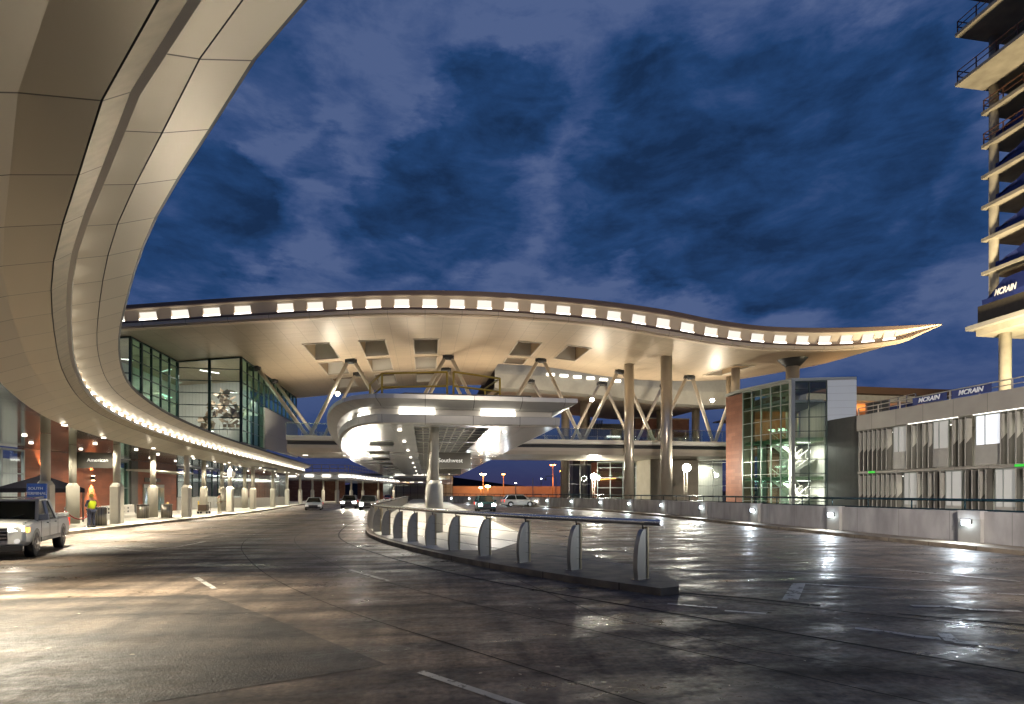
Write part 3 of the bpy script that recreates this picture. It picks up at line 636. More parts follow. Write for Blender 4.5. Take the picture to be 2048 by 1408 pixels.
# second island canopy further away
bus2 = empty('bus_canopy', (.5, 110, 0), 0, 'small far island canopy seen below the big one, with two lit front panels', 'canopy')
BP2 = bus_path(2.0, 104, 150, [(-2.5, 104), (-5.4, 104.4), (-6.6, 107), (-7.0, 113), (-7.0, 125), (-7, 150)])
bus_canopy(bus2, BP2, 5.9, 150)
q = MB(); q.face([(x + a * .9, y + b * .9, 6.15) for x, y, a, b in BP2[::2]]); q.build('roof_top', M['darkmetal'], bus2)
q = MB(); q.face([(-6, 106, 4.85), (1, 106, 4.85), (1, 150, 4.85), (-6, 150, 4.85)]); q.build('soffit_panels', M['whitepanel'], bus2)
for x in (-4.6, -1.2, 1): light_box(bus2, (x, 104.88), (1, 0), (0, 1), 1.9, 5.16, 5.55, M['e_pan'])
for y in (108, 118, 130): canopy_column(bus2, .4, y, 1, 4.86)

# ------------------------------------------------------------ big wave roof
LIP = [(-31, 13.3), (-22.6, 14.24), (-13.8, 15.23), (-8.1, 15.82), (-2.7, 16.29), (2, 16.49), (7, 16.53), (14.6, 16.27), (20.5, 15.65), (25.5, 15.12), (30.6, 14.85), (37.7, 15.04), (44.2, 16.01), (46.3, 16.95), (48.3, 17.83)]
TOP = [(-31, 14.8), (-22.6, 15.91), (-13.8, 17.03), (-8.1, 17.66), (-2.7, 18.17), (2, 18.44), (7, 18.52), (14.6, 18.31), (20.5, 17.86), (25.5, 17.19), (30.6, 16.86), (37.7, 17.1), (48.3, 17.95)]
GR = [(-31, 0), (-16, .0), (0, .015), (12, .03), (22, .025), (32, .05), (40, .055), (48.3, .0)]
def zsof(x, y): return crom(LIP, x) + min(.12, (48.3 - x) * .05) + crom(GR, x) * (y - 46)
def yback(x):
    if x < 8.5: return 79.0
    if x < 39.5: return 64.0
    return 64.0 + (x - 39.5) / (48.3 - 39.5) * (46.2 - 64.0)
roof = empty('terminal_roof', (5, 55, 0), 0, 'huge tan wave-shaped roof spanning the road, front edge lined with white lights', 'roof')
HOLES = [(-11.1, -8.7, 53, 59), (-6.1, -3.7, 53, 59), (-1.1, 1.3, 53, 59), (9.0, 11.4, 53, 59), (14.0, 16.4, 53, 59), (31.8, 34.2, 53, 59.5),
         (-11.1, -8.7, 60.5, 66.5), (-6.1, -3.7, 60.5, 66.5), (-1.1, 1.3, 60.5, 66.5), (-11.1, -8.7, 68.5, 75), (-6.1, -3.7, 68.5, 75), (-1.1, 1.3, 68.5, 75), (9.0, 11.4, 60.5, 63.3)]
xs = sorted(set([round(-31 + k * 1.0, 2) for k in range(80) if -31 + k < 48.3] + [48.3, 8.5, 39.5] + [h[0] for h in HOLES] + [h[1] for h in HOLES]))
ys = sorted(set([46.2, 50, 53, 56, 59, 59.5, 60.5, 62, 63.3, 64, 66.5, 68.5, 72, 75, 79]))
q = MB()
def inhole(x, y): return any(a < x < b and c < y < d for a, b, c, d in HOLES)
for x0, x1 in zip(xs, xs[1:]):
    xm = (x0 + x1) / 2
    for y0, y1 in zip(ys, ys[1:]):
        ba, bb = yback(x0 if x0 >= 8.5 else min(x0, 8.49)) if x0 != 8.5 else 64.0, (64.0 if x1 > 8.5 else 79.0) if x1 < 39.5 else yback(x1)
        if x1 <= 8.5: ba = bb = 79.0
        a1, b1 = min(y1, ba), min(y1, bb)
        if a1 <= y0 and b1 <= y0: continue
        if inhole(xm, (y0 + y1) / 2): continue
        q.face([(x0, y0, zsof(x0, y0)), (x0, max(a1, y0), zsof(x0, max(a1, y0))), (x1, max(b1, y0), zsof(x1, max(b1, y0))), (x1, y0, zsof(x1, y0))], smooth=True)
sf = q.build('soffit', M['soffit'], roof, weld=True)
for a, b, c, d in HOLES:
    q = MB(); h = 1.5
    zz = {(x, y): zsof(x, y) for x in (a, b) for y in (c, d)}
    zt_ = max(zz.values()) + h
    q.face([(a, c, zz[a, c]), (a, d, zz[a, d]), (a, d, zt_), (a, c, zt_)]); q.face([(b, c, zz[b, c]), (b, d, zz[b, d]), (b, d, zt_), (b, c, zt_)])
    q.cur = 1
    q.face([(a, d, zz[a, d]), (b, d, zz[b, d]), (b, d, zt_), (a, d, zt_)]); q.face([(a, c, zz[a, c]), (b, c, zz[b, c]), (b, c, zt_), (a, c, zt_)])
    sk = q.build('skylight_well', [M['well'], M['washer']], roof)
    g = MB(); g.face([(a, c, zt_ - .03), (b, c, zt_ - .03), (b, d, zt_ - .03), (a, d, zt_ - .03)]); g.build('glazing', M['skyl'], sk)
    e = MB()
    for p0, p1 in (((a, c), (b, c)), ((b, c), (b, d)), ((b, d), (a, d)), ((a, d), (a, c))): e.bar((*p0, zz[p0] - .03), (*p1, zz[p1] - .03), .10, .12)
    e.build('well_frame', M['steel'], sk)
# top skin and edges
q = MB(); rows = []
for x in xs: rows.append([(x, 45.0, crom(TOP, x)), (x, (45 + (64 if x > 8.5 else 79) if x <= 39.5 else 45 + yback(x)) / 2, crom(TOP, x) + .2), (x, yback(x) if x != 8.5 else 64, max(zsof(x, yback(x)) + .4, crom(TOP, x) - .6))])
q.strip(rows, smooth=True); q.build('roof_skin', M['cap'], roof)
q = MB()
for x0, x1 in zip(xs, xs[1:]):
    y0 = y1 = 79.0
    if x0 >= 8.5: y0 = yback(max(x0, 8.51)); y1 = yback(x1)
    q.face([(x0, y0, zsof(x0, y0) - .02), (x1, y1, zsof(x1, y1) - .02), (x1, y1, max(zsof(x1, y1) + .4, crom(TOP, x1) - .6)), (x0, y0, max(zsof(x0, y0) + .4, crom(TOP, x0) - .6))])
q.face([(8.5, 64, zsof(8.5, 64)), (8.5, 79, zsof(8.5, 79)), (8.5, 79, 18), (8.5, 64, 18)])
q.build('rear_edge', M['rooftrim'], roof)
def fas(prof, name, m, smooth=False):
    rows = []; uvs = []
    for x in xs:
        t = crom(TOP, x); l = crom(LIP, x); h = max(t - l, .02); k = min(1, h / 1.3)
        rows.append([(x, 45 + dy * k, t - h * f) for dy, f in prof]); uvs.append([(x, j) for j in range(len(prof))])
    q = MB(); q.strip(rows, uvs=uvs, smooth=smooth); return q.build(name, m, roof)
fas([(0, 0), (-.05, .02), (-.05, .19), (.12, .20)], 'cap_strip', M['cap'])
fas([(.12, .20), (.20, .24), (.62, .66)], 'light_cove', M['cove'])
fas([(.62, .66), (.12, .70)], 'cove_ledge', M['rooftrim'])
fas([(.12, .70), (.10, .76), (.22, .77)], 'lower_strip', M['cap'])
fas([(.22, .77), (.16, .79), (.16, .93), (.34, .94), (.34, .99), (1.2, 1.0 - .06)], 'lower_trim', M['rooftrim'])
q = MB()
nl = 0
x = -30.2
while x < 44.2:
    if abs(x + 12.4) < .9: x += .9
    f = MB(); P = []
    for xx in (x, x + 1.15):
        t = crom(TOP, xx); l = crom(LIP, xx); h = t - l; z = t - h * .685
        P.append([(xx, 45.26, z), (xx, 45.46, z), (xx, 45.26, z + .12), (xx, 45.46, z + .16)])
    f.hexa([P[0][0], P[1][0], P[1][1], P[0][1], P[0][2], P[1][2], P[1][3], P[0][3]])
    lb = f.build('light_block', M['e_roof'], roof)
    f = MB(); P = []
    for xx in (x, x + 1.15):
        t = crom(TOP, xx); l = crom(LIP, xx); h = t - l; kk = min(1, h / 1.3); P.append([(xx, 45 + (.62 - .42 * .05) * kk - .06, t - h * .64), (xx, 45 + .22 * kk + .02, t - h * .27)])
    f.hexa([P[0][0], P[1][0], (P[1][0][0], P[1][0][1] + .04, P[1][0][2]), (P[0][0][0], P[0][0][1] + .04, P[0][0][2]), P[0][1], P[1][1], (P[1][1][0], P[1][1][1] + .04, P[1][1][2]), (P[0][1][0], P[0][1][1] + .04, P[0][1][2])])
    f.build('wash_glow_panel', M['e_wash'], lb)  # glowing panel stands in for the fixture's wash on the cove wall
    f = MB()                                     # divider fins beside every fixture
    for xx in (x - .06, x + 1.21):
        t = crom(TOP, xx); l = crom(LIP, xx); h = t - l
        f.hexa([(xx - .02, 45.42, t - h * .69), (xx + .02, 45.42, t - h * .69), (xx + .02, 45.58, t - h * .66), (xx - .02, 45.58, t - h * .66),
                (xx - .02, 45.24, t - h * .26), (xx + .02, 45.24, t - h * .26), (xx + .02, 45.32, t - h * .26), (xx - .02, 45.32, t - h * .26)])
    f.build('cove_fin', M['rooftrim'], roof)
    x += 2.24; nl += 1
# V struts
def strut(q, a, b, r=.24): q.tube([a, b], r, 12)
TX = [-17.3, -7.7, 2.5, 12.75, 22.0, 30.4, 38.5]; BX = [-12.0, -2.6, 7.3, 17.6, 26.2, 33.5]
for Y, r in ((60, .20), (66.6, .18)):
    for i, bx in enumerate(BX):
        if Y > 64 and i == 5: continue
        for tx in (TX[i], TX[i + 1]):
            if tx == TX[i + 1] and i == 5 : tx = 36.8
            sx = .35 if tx > bx else -.35
            ztop = zsof(tx, Y) - .25 if tx < 9 or Y < 64 else 15.6
            st = one('strut', M['steel'], roof, lambda q: strut(q, (bx + sx * .4, Y, 7.9), (tx - sx, Y, ztop), r))
        one('strut_foot', M['steel'], roof, lambda q: (q.tube([(bx - .45, Y, 7.75), (bx + .45, Y, 7.75)], .2, 10), q.tube([(bx, Y, 7.5), (bx, Y, 8.0)], .28, 10)))
    for tx in TX[:-1]:
        zt_ = zsof(tx, Y) if tx < 9 or Y < 64 else 15.9
        one('strut_head', M['darkmetal'], roof, lambda q: (q.tube([(tx - .6, Y, zt_ - .25), (tx + .6, Y, zt_ - .25)], .26, 10), q.box((tx - .4, Y - .3, zt_ - .12), (tx + .4, Y + .3, zt_ + .05))))
def bigcol(parent, x, y, r, z1, z0=-.02, cap=False):
    c = one('column', M['colm'], parent, lambda q: q.tube([(x, y, z0), (x, y, z1)], r, 28))
    if cap: one('column_capital', M['darkmetal'], c, lambda q: q.tube([(x, y, z1 - .8), (x, y, z1 - .05), (x, y, z1 + .05)], [r * 1.05, r * 2.2, r * 2.2], 28))
bigcol(roof, 23.9, 52.0, .56, zsof(23.9, 52.0))
bigcol(roof, 21.9, 57.0, .52, zsof(21.9, 57.0))
bigcol(roof, 36.0, 49.5, .62, zsof(36.0, 49.5), cap=True)
bigcol(roof, 33.2, 55.0, .45, zsof(33.2, 55.0), z0=10)
bigcol(roof, 43 - 7.1, 61, .28, zsof(36, 61), z0=9)

# second roof behind the slot
roof2 = empty('rear_roof', (24, 80, 0), 0, 'rear roof beyond the big wave roof, pale fascia with a short row of lights near its left end', 'roof')
def zf(x): return 1.4 + crom([(8.6, 17.3), (13, 17.25), (20, 16.9), (27, 16.4), (34, 15.9), (41, 15.9)], x)
q = MB(); rows = []
for k in range(34):
    x = 8.6 + k; rows.append([(x, 68, zf(x)), (x, 68, zf(x) - 1.9), (x, 68.3, zf(x) - 3.6), (x, 70, zf(x) - 3.7)])
q.strip(rows, smooth=False); q.build('fascia', M['finw'], roof2)
q = MB(); rows = []
for k in range(34):
    x = 8.6 + k; rows.append([(x, 70, zf(x) - 3.7), (x, 80, zf(x) - 2.6), (x, 94, zf(x) - 2.3)])
q.strip(rows, smooth=True); q.build('soffit', M['soffit'], roof2)
q = MB(); rows = []
for k in range(34):
    x = 8.6 + k; rows.append([(x, 68, zf(x)), (x, 94, zf(x) - .3), (x, 94, zf(x) - 2.3)])
q.strip(rows); q.build('roof_skin', M['cap'], roof2)
for k in range(6):
    x = 15.2 + k * 1.75 ; boxp('light_block', M['e_roof'], roof2, (x, 67.86, zf(x) - 1.78), (x + 1.0, 67.97, zf(x) - 1.5))
for x, y in ((19.2, 74), (22.6, 76.5), (39.0, 75), (35.8, 80), (26.5, 88)): bigcol(roof2, x, y, .55, zf(x) - 2.7)
one('fin_screen', M['darkmetal'], roof2, lambda q: [q.box((23.6 + .32 * k, 82, 9.2), (23.68 + .32 * k, 82.4, 13.2)) for k in range(12)])

# ------------------------------------------------------------ pedestrian bridge
br = empty('pedestrian_bridge', (8, 63, 0), 0, 'elevated glass-railed pedestrian bridge crossing the road beneath the wave roof', 'bridge')
q = MB(); rows = []
prof = [(59.2, 7.35), (59.05, 7.45), (59.0, 7.75), (59.1, 7.85), (67.4, 7.85), (67.5, 7.35)]
q.strip([[(x, y, z) for y, z in prof] for x in range(-14, 40, 2)]); q.build('deck', M['washer'], br)
q = MB(); q.strip([[(x, y, z) for y, z in [(59.2, 7.35), (59.6, 7.3), (59.6, 7.0), (59.3, 6.95)]] for x in (-14, 38)]); q.build('shadow_gap', M['darkmetal'], br)
q = MB(); q.strip([[(x, y, z) for y, z in [(59.3, 6.95), (59.25, 6.6), (59.4, 6.2), (61, 6.05), (67.4, 6.05), (67.5, 7.35)]] for x in range(-14, 40, 2)]); q.build('soffit_beam', M['steel'], br)
q = MB(); q.box((-14, 59.12, 7.9), (35, 59.14, 9.05)); q.build('glass_railing', M['rail_glass'], br)
q = MB(); q.box((-14, 67.3, 7.9), (35, 67.32, 9.05)); q.build('glass_railing', M['rail_glass'], br)
q = MB()
for y in (59.1, 67.35): q.tube([(-14, y, 9.1), (35, y, 9.1)], .035, 6); [q.tube([(-14 + 1.5 * k, y, 7.85), (-14 + 1.5 * k, y, 9.1)], .022, 5) for k in range(33)]
q.build('handrail', M['stainless'], br)
for k in range(9):  # added uplights along the deck, put in to brighten the wave roof soffit
    x = -13 + 6 * k
    u = boxp('fill_uplight', M['e_warm'], br, (x, 63.0, 7.86), (x + .8, 63.3, 7.93))
    lamp('AREA', 'fill_uplight_beam', br, (x + .4, 63.15, 7.98), 540, (1, .87, .68), .8, (0, -.35, 1))
for k in range(5): 
    x = -13 + 4.2 * k
    boxp('soffit_light', M['e_pan'], br, (x, 62, 6.0), (x + .5, 62.3, 6.04))
def spotball(root, p, pw, d, col=(1, .93, .76), ang=150):
    s = MB(); s.sphere(p, .22); s.build('floodlight', M['e_flood'], root)
    lamp('SPOT', 'floodlight_beam', root, (p[0], p[1] - .45, p[2] + .15), pw, col, .25, d, ang, .8)
spotball(br, (-9.0, 60 - .4, 12.3), 500, (.2, -.45, 1)); spotball(br, (18.5, 59.5, 12.4), 600, (.05, -.4, 1)); spotball(br, (33.0, 59.5, 12.7), 600, (-.1, -.35, 1))

# far bridge / road deck with an orange-lit fascia
fb = empty('far_bridge', (15, 100, 0), 0, 'distant lower bridge band with small lamps, glowing salmon under the pedestrian bridge', 'bridge')
boxp('deck', M['orangewall'], fb, (-4, 98, 8.1), (40, 102, 9.2))
for k in range(9): one('bridge_lamp', M['e_cool'], fb, lambda q: q.sphere((9.0 + 1.9 * k, 97.8, 8.15), .09, 8, 5))
lamp('AREA', 'deck_wash', fb, (15, 96, 6.5), 500, (1, .5, .25), 14, (0, .8, .6), size_y=1)

# ------------------------------------------------------------ terminal building (left)
term = empty('terminal_building', (-24, 60, 0), 0, 'terminal with terracotta ground-floor walls and a tall glazed lobby bay rising above the curved canopy', 'building')
def gwall(parent, p0, p1, z0, z1, nx, dz, mg, mm, wv=.10, wh=.07, thick=None, name='glass_wall', off=.0):
    p0 = Vector(p0); p1 = Vector(p1); d = (p1 - p0); ln = d.length; d.normalize(); zz = z1 if callable(z1) else (lambda x, y: z1)
    n = Vector((d.y, -d.x))
    g = MB(); 
    a, b = p0, p1
    g.face([(a.x, a.y, z0), (b.x, b.y, z0), (b.x, b.y, zz(b.x, b.y)), (a.x, a.y, zz(a.x, a.y))]); G = g.build(name, mg, parent)
    m = MB()
    for i in range(nx + 1):
        p = p0 + d * ln * i / nx; w = wv * (2.4 if thick and i in thick else 1)
        m.bar((p.x, p.y, z0), (p.x, p.y, zz(p.x, p.y) - .01), w, .16, up=(n.x, n.y, 0))
    z = z0
    ztop = min(zz(p0.x, p0.y), zz(p1.x, p1.y))
    while z < ztop - .1:
        m.bar((p0.x - n.x * .02, p0.y - n.y * .02, z + .03), (p1.x - n.x * .02, p1.y - n.y * .02, z + .03), .11, wh); z += dz
    m.bar((p0.x, p0.y, zz(p0.x, p0.y) - .06), (p1.x, p1.y, zz(p1.x, p1.y) - .06), .14, .12)
    m.build('mullions', mm, G); return G
zr = lambda x, y: zsof(x, y) - .02
gwall(term, (-31, 47.5), (-22.9, 47.5), 6.78, zr, 4, 1.15, M['glass'], M['mull'])
gwall(term, (-22.9, 47.5), (-22.9, 55.8), 6.78, zr, 5, 1.15, M['glassg'], M['mull'], thick=(0, 1, 5))
gwall(term, (-22.9, 55.8), (-17.3, 55.8), 6.78, zr, 2, 1.15, M['glass'], M['mull'], thick=(0, 1, 2))
gwall(term, (-17.3, 55.8), (-17.3, 78.5), 6.78, zr, 12, 1.15, M['glassg'], M['mull'], thick=(0, 5))
q = MB(); q.box((-17.22, 62.7, 6.78), (-17.05, 78.4, 11.2)); q.build('solid_panel', seams(mat('grey_white_panel', (.30, .30, .28), .4), 'YZ', 3.0, 2.8, .02, .02, .5), term)
q = MB(); q.box((-31, 47.4, 5.0), (-19.6, 78, 5.15)); q.build('upper_floor', M['intd'], term)
q = MB(); q.box((-31, 66, 5.0), (-19.5, 66.3, 14.6)); q.box((-27.5, 52, 5.1), (-27.2, 66, 14.3)); q.build('lobby_wall', M['intw'], term)
q = MB(); q.box((-20.3, 62.0, 5.1), (-19.2, 62.4, 10.2)); q.box((-20.3, 62.0, 10.2), (-17.6, 62.4, 10.5))
q.build('lobby_partition', M['washer'], term)
boxp('inner_wall', M['intd'], term, (-21.2, 66.31, 5.15), (-21.0, 78, 14.7))
# inner window frame seen through the corner bay
q = MB()
for k in range(4): q.box((-20.9 + .8 * k, 60.3, 5.15), (-20.82 + .8 * k, 60.42, 9.0))
for k in range(5): q.box((-20.9, 60.28, 5.2 + .85 * k), (-18.4, 60.4, 5.28 + .85 * k))
q.build('inner_window_frame', M['washer'], term)
rr = random.Random(3)
for k, (x, y, z, r) in enumerate([(-19.6, 58.5, 11.4, .9), (-18.9, 59.5, 10.2, .7), (-20.9, 60.2, 10.6, .9), (-21.4, 58.8, 8.9, .8), (-19.9, 61.0, 9.4, .9)]):
    q = MB()
    for j in range(26):
        c = Vector((x, y, z)) + Vector([rr.uniform(-1, 1) * r for _ in range(3)]) * Vector((1, .6, .5)).length * .6
        u = Vector([rr.uniform(-1, 1) for _ in range(3)]).normalized() * .42; v = Vector([rr.uniform(-1, 1) for _ in range(3)]).normalized() * .42
        q.face([c - u, c + v, c + u, c - v * .6])
    q.build('hanging_sculpture', mat('paper_fold', (.30, .22, .15), .8), term)
for (x, y, z, dx, dy) in ((-21.6, 57.6, 13.9, 1.3, 1.2), (-19.9, 59.5, 12.2, 1.2, 1.2), (-21.5, 60, 10.6, 1.2, 1.3), (-26, 50, 13.2, 1.6, 1), (-21.4, 57.5, 8.0, .9, .4)):
    q = MB(); q.bar((x, y, z), (x + dx, y + dy, z), .12, .08); q.build('ceiling_tube_light', M['e_tube'], term)
lamp('AREA', 'lobby_light', term, (-21, 58.5, 13.6), 900, (1, .93, .82), 4, (0, .2, -1))
lamp('AREA', 'lobby_light', term, (-27, 51, 13.4), 700, (1, .95, .88), 3, (0, .2, -1))
lamp('AREA', 'lobby_light', term, (-21, 72, 13.4), 500, (1, .93, .82), 3, (.2, 0, -1))
# ground floor frontage at X=-25
FX = -25.2
def fpan(name, m, y0, y1, z0, z1, d=0.0, par=None): return boxp(name, m, par or term, (FX - .35, y0, z0), (FX + d, y1, z1))
fpan('brick_wall', M['brickdark'], 39.4, 50.2, .15, 4.82)
fpan('brick_wall', M['brickdark'], 53.0, 61.2, .15, 4.82)
fpan('brick_wall', M['brickdark'], 84, 100, .15, 4.82)
fpan('upper_band', M['panelgrey'], 30, 100, 4.85, 6.9, -.05)
fpan('pilaster', M['panelgrey'], 51.9, 52.98, .15, 4.74, .25)
gwall(term, (FX, 30), (FX, 39.35), .15, 4.72, 5, 1.5, M['glass'], M['mullg'])
gwall(term, (FX, 50.25), (FX, 51.85), .15, 4.72, 1, 2.2, M['glassg'], M['mullg'])
gwall(term, (FX, 61.3), (FX, 83.9), 1.5, 4.72, 12, 1.6, M['glass'], M['mull'])
fpan('stone_base', M['conc2'], 61.25, 83.95, .15, 1.5, .06)
boxp('interior_back_wall', M['intw'], term, (-33, 28, .15), (-32.8, 98, 4.7))
boxp('interior_floor', M['intd'], term, (-33, 28, .15), (-25.6, 98, .17))
for y in (33, 37, 51, 66, 73, 80): lamp('AREA', 'shop_light', term, (-29, y, 4.3), 260, (1, .95, .86), 1.5, (0, 0, -1)); boxp('ceiling_tube_light', M['e_tube'], term, (-29.6, y, 4.4), (-28.4, y + .2, 4.45))
# entrance in the terracotta wall
dr = boxp('entrance_door', M['mullg'], term, (FX + .01, 54.3, .15), (FX + .10, 58.3, 2.75))
for k in range(4): boxp('glass_leaf', M['doorg'], dr, (FX + .11, 54.45 + .95 * k, .3), (FX + .13, 55.3 + .95 * k, 2.45))
boxp('entrance_canopy', M['washer'], term, (FX + .02, 51.5, 3.85), (FX + 1.8, 60.8, 4.0))
e1 = boxp('door_sign', M['sign'], term, (FX + .01, 54.6, 2.98), (FX + .06, 57.6, 3.36)); text('TERMINAL', 'sign_text', M['signw'], e1, (FX + .075, 56.1, 3.17), .30, (0, 1, 0))
for y in (41.1, 46.6):
    s = boxp('wall_sconce', M['darkmetal'], term, (FX + .02, y - .09, 2.95), (FX + .22, y + .09, 3.25))
    boxp('sconce_lens', M['e_scon'], s, (FX + .04, y - .07, 2.90), (FX + .20, y + .07, 2.945)); boxp('sconce_lens', M['e_scon'], s, (FX + .04, y - .07, 3.255), (FX + .20, y + .07, 3.30))
    lamp('SPOT', 'sconce_beam', s, (FX + .26, y, 2.86), 2200, (1, .62, .32), .05, (-.12, 0, -1), 70, .7); lamp('SPOT', 'sconce_beam', s, (FX + .26, y, 3.34), 1200, (1, .62, .32), .05, (-.12, 0, 1), 70, .7)
# glazed vestibule further along
vb = empty('glass_vestibule', (-22, 78, 0), 0, 'sparkling glass vestibule with a pale curved counter under the canopy, behind the small column', 'kiosk')
q = MB(); P = [(-24.8 + 4.0 * (k / 8), 72 + 1.2 * sin(k / 8 * pi)) for k in range(9)] + [(-20.8, 88)]
q.strip([[(x, y, .15) for x, y in P], [(x, y, 1.35) for x, y in P]]); q.build('counter', M['finw'], vb)
q = MB(); q.strip([[(x, y, 1.4) for x, y in P], [(x, y, 4.3) for x, y in P]]); q.build('glass', M['glass'], vb)
q = MB()
for (a, b) in zip(P, P[1:]):
    for k in range(4 if b[1] < 80 else 22):
        f = k / (4 if b[1] < 80 else 22); x, y = a[0] + (b[0] - a[0]) * f, a[1] + (b[1] - a[1]) * f; q.box((x - .02, y - .02, 1.35), (x + .02, y + .02, 4.3))
q.build('mullions', M['stainless'], vb)
for k in range(7): boxp('strip_light', M['e_pan'], vb, (-24.6, 73.5 + 1.9 * k, 3.55 + .12 * (k % 2)), (-21.2, 73.6 + 1.9 * k, 3.66 + .12 * (k % 2)))
lamp('AREA', 'vestibule_light', vb, (-23, 78, 4.2), 500, (.92, .97, 1), 3, (0, 0, -1))
# far kerb canopy and terminal end
c2 = empty('far_terminal_canopy', (-15, 110, 0), 0, 'distant low terminal canopy with a row of lit rectangles, curving away left of the island', 'canopy')
FP = smooth_path([(-32, 103.2), (-24, 103.2), (-15.6, 103.4), (-13.6, 105), (-12.6, 111), (-11.4, 122), (-9.2, 135), (-5.6, 149), (3, 157), (9, 158)], 1.5)
FN = normals(FP)
def c2b(prof, name, m): bandmesh(FP, FN, prof).build(name, m, c2)
c2b([(6, 5.75), (0, 5.7), (0, 5.35)], 'roof_edge', M['steel']); c2b([(0, 5.35), (.8, 5.2), (.82, 4.75), (.5, 4.74), (.5, 4.45), (.7, 4.4), (12, 4.4)], 'cove_ring', M['whitepanel'])
for i in range(1, len(FP) - 2, 2):
    p = Vector(FP[i]); t = (Vector(FP[i + 1]) - p).normalized(); nn = Vector(FN[i]); a = p + t * .1 + nn * .6; b = p + t * 1.6 + nn * .6; cc = nn * .06
    q = MB(); q.hexa([(a.x, a.y, 4.8), (b.x, b.y, 4.8), (b.x + cc.x, b.y + cc.y, 4.8), (a.x + cc.x, a.y + cc.y, 4.8), (a.x, a.y, 5.14), (b.x, b.y, 5.14), (b.x + cc.x, b.y + cc.y, 5.14), (a.x + cc.x, a.y + cc.y, 5.14)]); q.build('light_panel', M['e_pan'], c2)
for i, (x, y) in enumerate([(-25, 106), (-20.5, 106), (-16.2, 107), (-14.6, 114), (-20, 114), (-13.4, 124), (-19, 124), (-11, 135), (-8, 146)]): canopy_column(c2, x, y, i % 2, 4.45)
railing(c2, [(FP[i][0] + FN[i][0] * .5, FP[i][1] + FN[i][1] * .5) for i in range(6, len(FP), 1)], 5.72, 1.3, M['yellow'], r=.04, name='roof_railing')
for (x, y) in ((-21, 107), (-18, 112), (-15.5, 120), (-13, 132), (-9, 144)): lamp('SPOT', 'downlight_beam', c2, (x, y, 4.3), 900, (1, .9, .75), .2, (0, 0, -1), 150, .5)
te = empty('terminal_wing', (-25, 130, 0), 0, 'far terracotta and glass terminal wing behind the distant canopy', 'building')
boxp('brick_wall', M['brick'], te, (-31, 108, .15), (-30, 150, 5.6)); boxp('brick_wall', M['brick'], te, (-30.5, 126, .15), (-17.5, 126.5, 5.2)); boxp('brick_wall', M['brick'], te, (-17.6, 150, .15), (-11, 150.4, 5))
gwall(te, (-12, 160), (8, 160), .15, 7.0, 10, 1.7, M['glass'], M['mull'], name='glass_wall'); boxp('interior_back_wall', M['intw'], te, (-12, 163, .15), (8, 163.2, 7)); boxp('roof', M['panelgrey'], te, (-31, 160.2, 7.0), (9, 170, 7.4))
for x in (-9, -3, 3): lamp('AREA', 'hall_light', te, (x, 161.7, 6.6), 500, (1, .97, .9), 2, (0, 0, -1))

# ------------------------------------------------------------ stair tower
st = empty('stair_tower', (32, 46, 0), 0, 'green glass stair tower with terracotta side and lit staircases', 'building')
P0, PL, PR = (31.6, 43.6), (30.3, 48.9), (34.3, 42.7)
gwall(st, PL, P0, -.02, 11.7, 5, 1.22, M['glassg'], M['mullg'], wv=.06, wh=.05)
gwall(st, P0, PR, -.02, 11.7, 2, 1.22, M['glass'], M['mull'], wv=.06, wh=.05)
boxp('corner_post', M['mullg'], st, (31.42, 43.35, -.02), (31.78, 43.7, 11.85))
q = MB(); q.prism([(30.28, 48.95), (30.1, 51.6), (31.5, 51.7), (31.6, 49.0)], -.02, 11.6); q.build('brick_wall', M['brick'], st)
q = MB(); q.prism([(30.05, 51.75), (30.0, 48.9), (31.5, 43.5), (34.4, 42.65), (36.6, 42.0), (37.2, 50.6)], 11.72, 11.95); q.build('roof', M['mullg'], st)
q = MB(); q.prism([(34.36, 42.72), (34.42, 42.92), (36.66, 42.2), (36.6, 42.0)], 5.0, 11.7); q.build('white_panel', seams(mat('pale_blue_cladding', (.50, .55, .58), .45), 'XZ', 0, .62, 0, .02, .55), st)
q = MB(); q.prism([(34.30, 42.6), (34.35, 38.95), (34.65, 38.95), (34.6, 42.6)], -.02, 8.2); q.build('grey_cladding', M['panelgrey'], st)
q = MB(); q.prism([(34.31, 42.68), (34.8, 42.6), (37, 50), (31.6, 51)], 0, .1)
for z in (3.4, 6.8): q.prism([(31.75, 43.8), (34.2, 42.95), (36.5, 49), (30.5, 49)], z - .28, z)
q.build('landing', mat('green_slab_edge', (.16, .22, .12), .5), st)
q = MB(); q.prism([(31.8, 43.8), (34.2, 42.95), (36.5, 49), (30.5, 49)], 9.9, 10.1); q.build('ceiling', M['intd'], st)
q = MB(); q.prism([(31.7, 48.6), (36.3, 48.6), (36.3, 48.8), (31.7, 48.8)], 0, 7.0); q.prism([(34.5, 43.2), (34.65, 43.2), (36.3, 48.6), (36.1, 48.6)], 0, 10); q.build('inner_wall', M['intw'], st)
q = MB(); q.prism([(31.9, 47.4), (33.1, 47.4), (33.1, 47.6), (31.9, 47.6)], 0, 7.0); q.build('inner_brick', M['brick'], st)
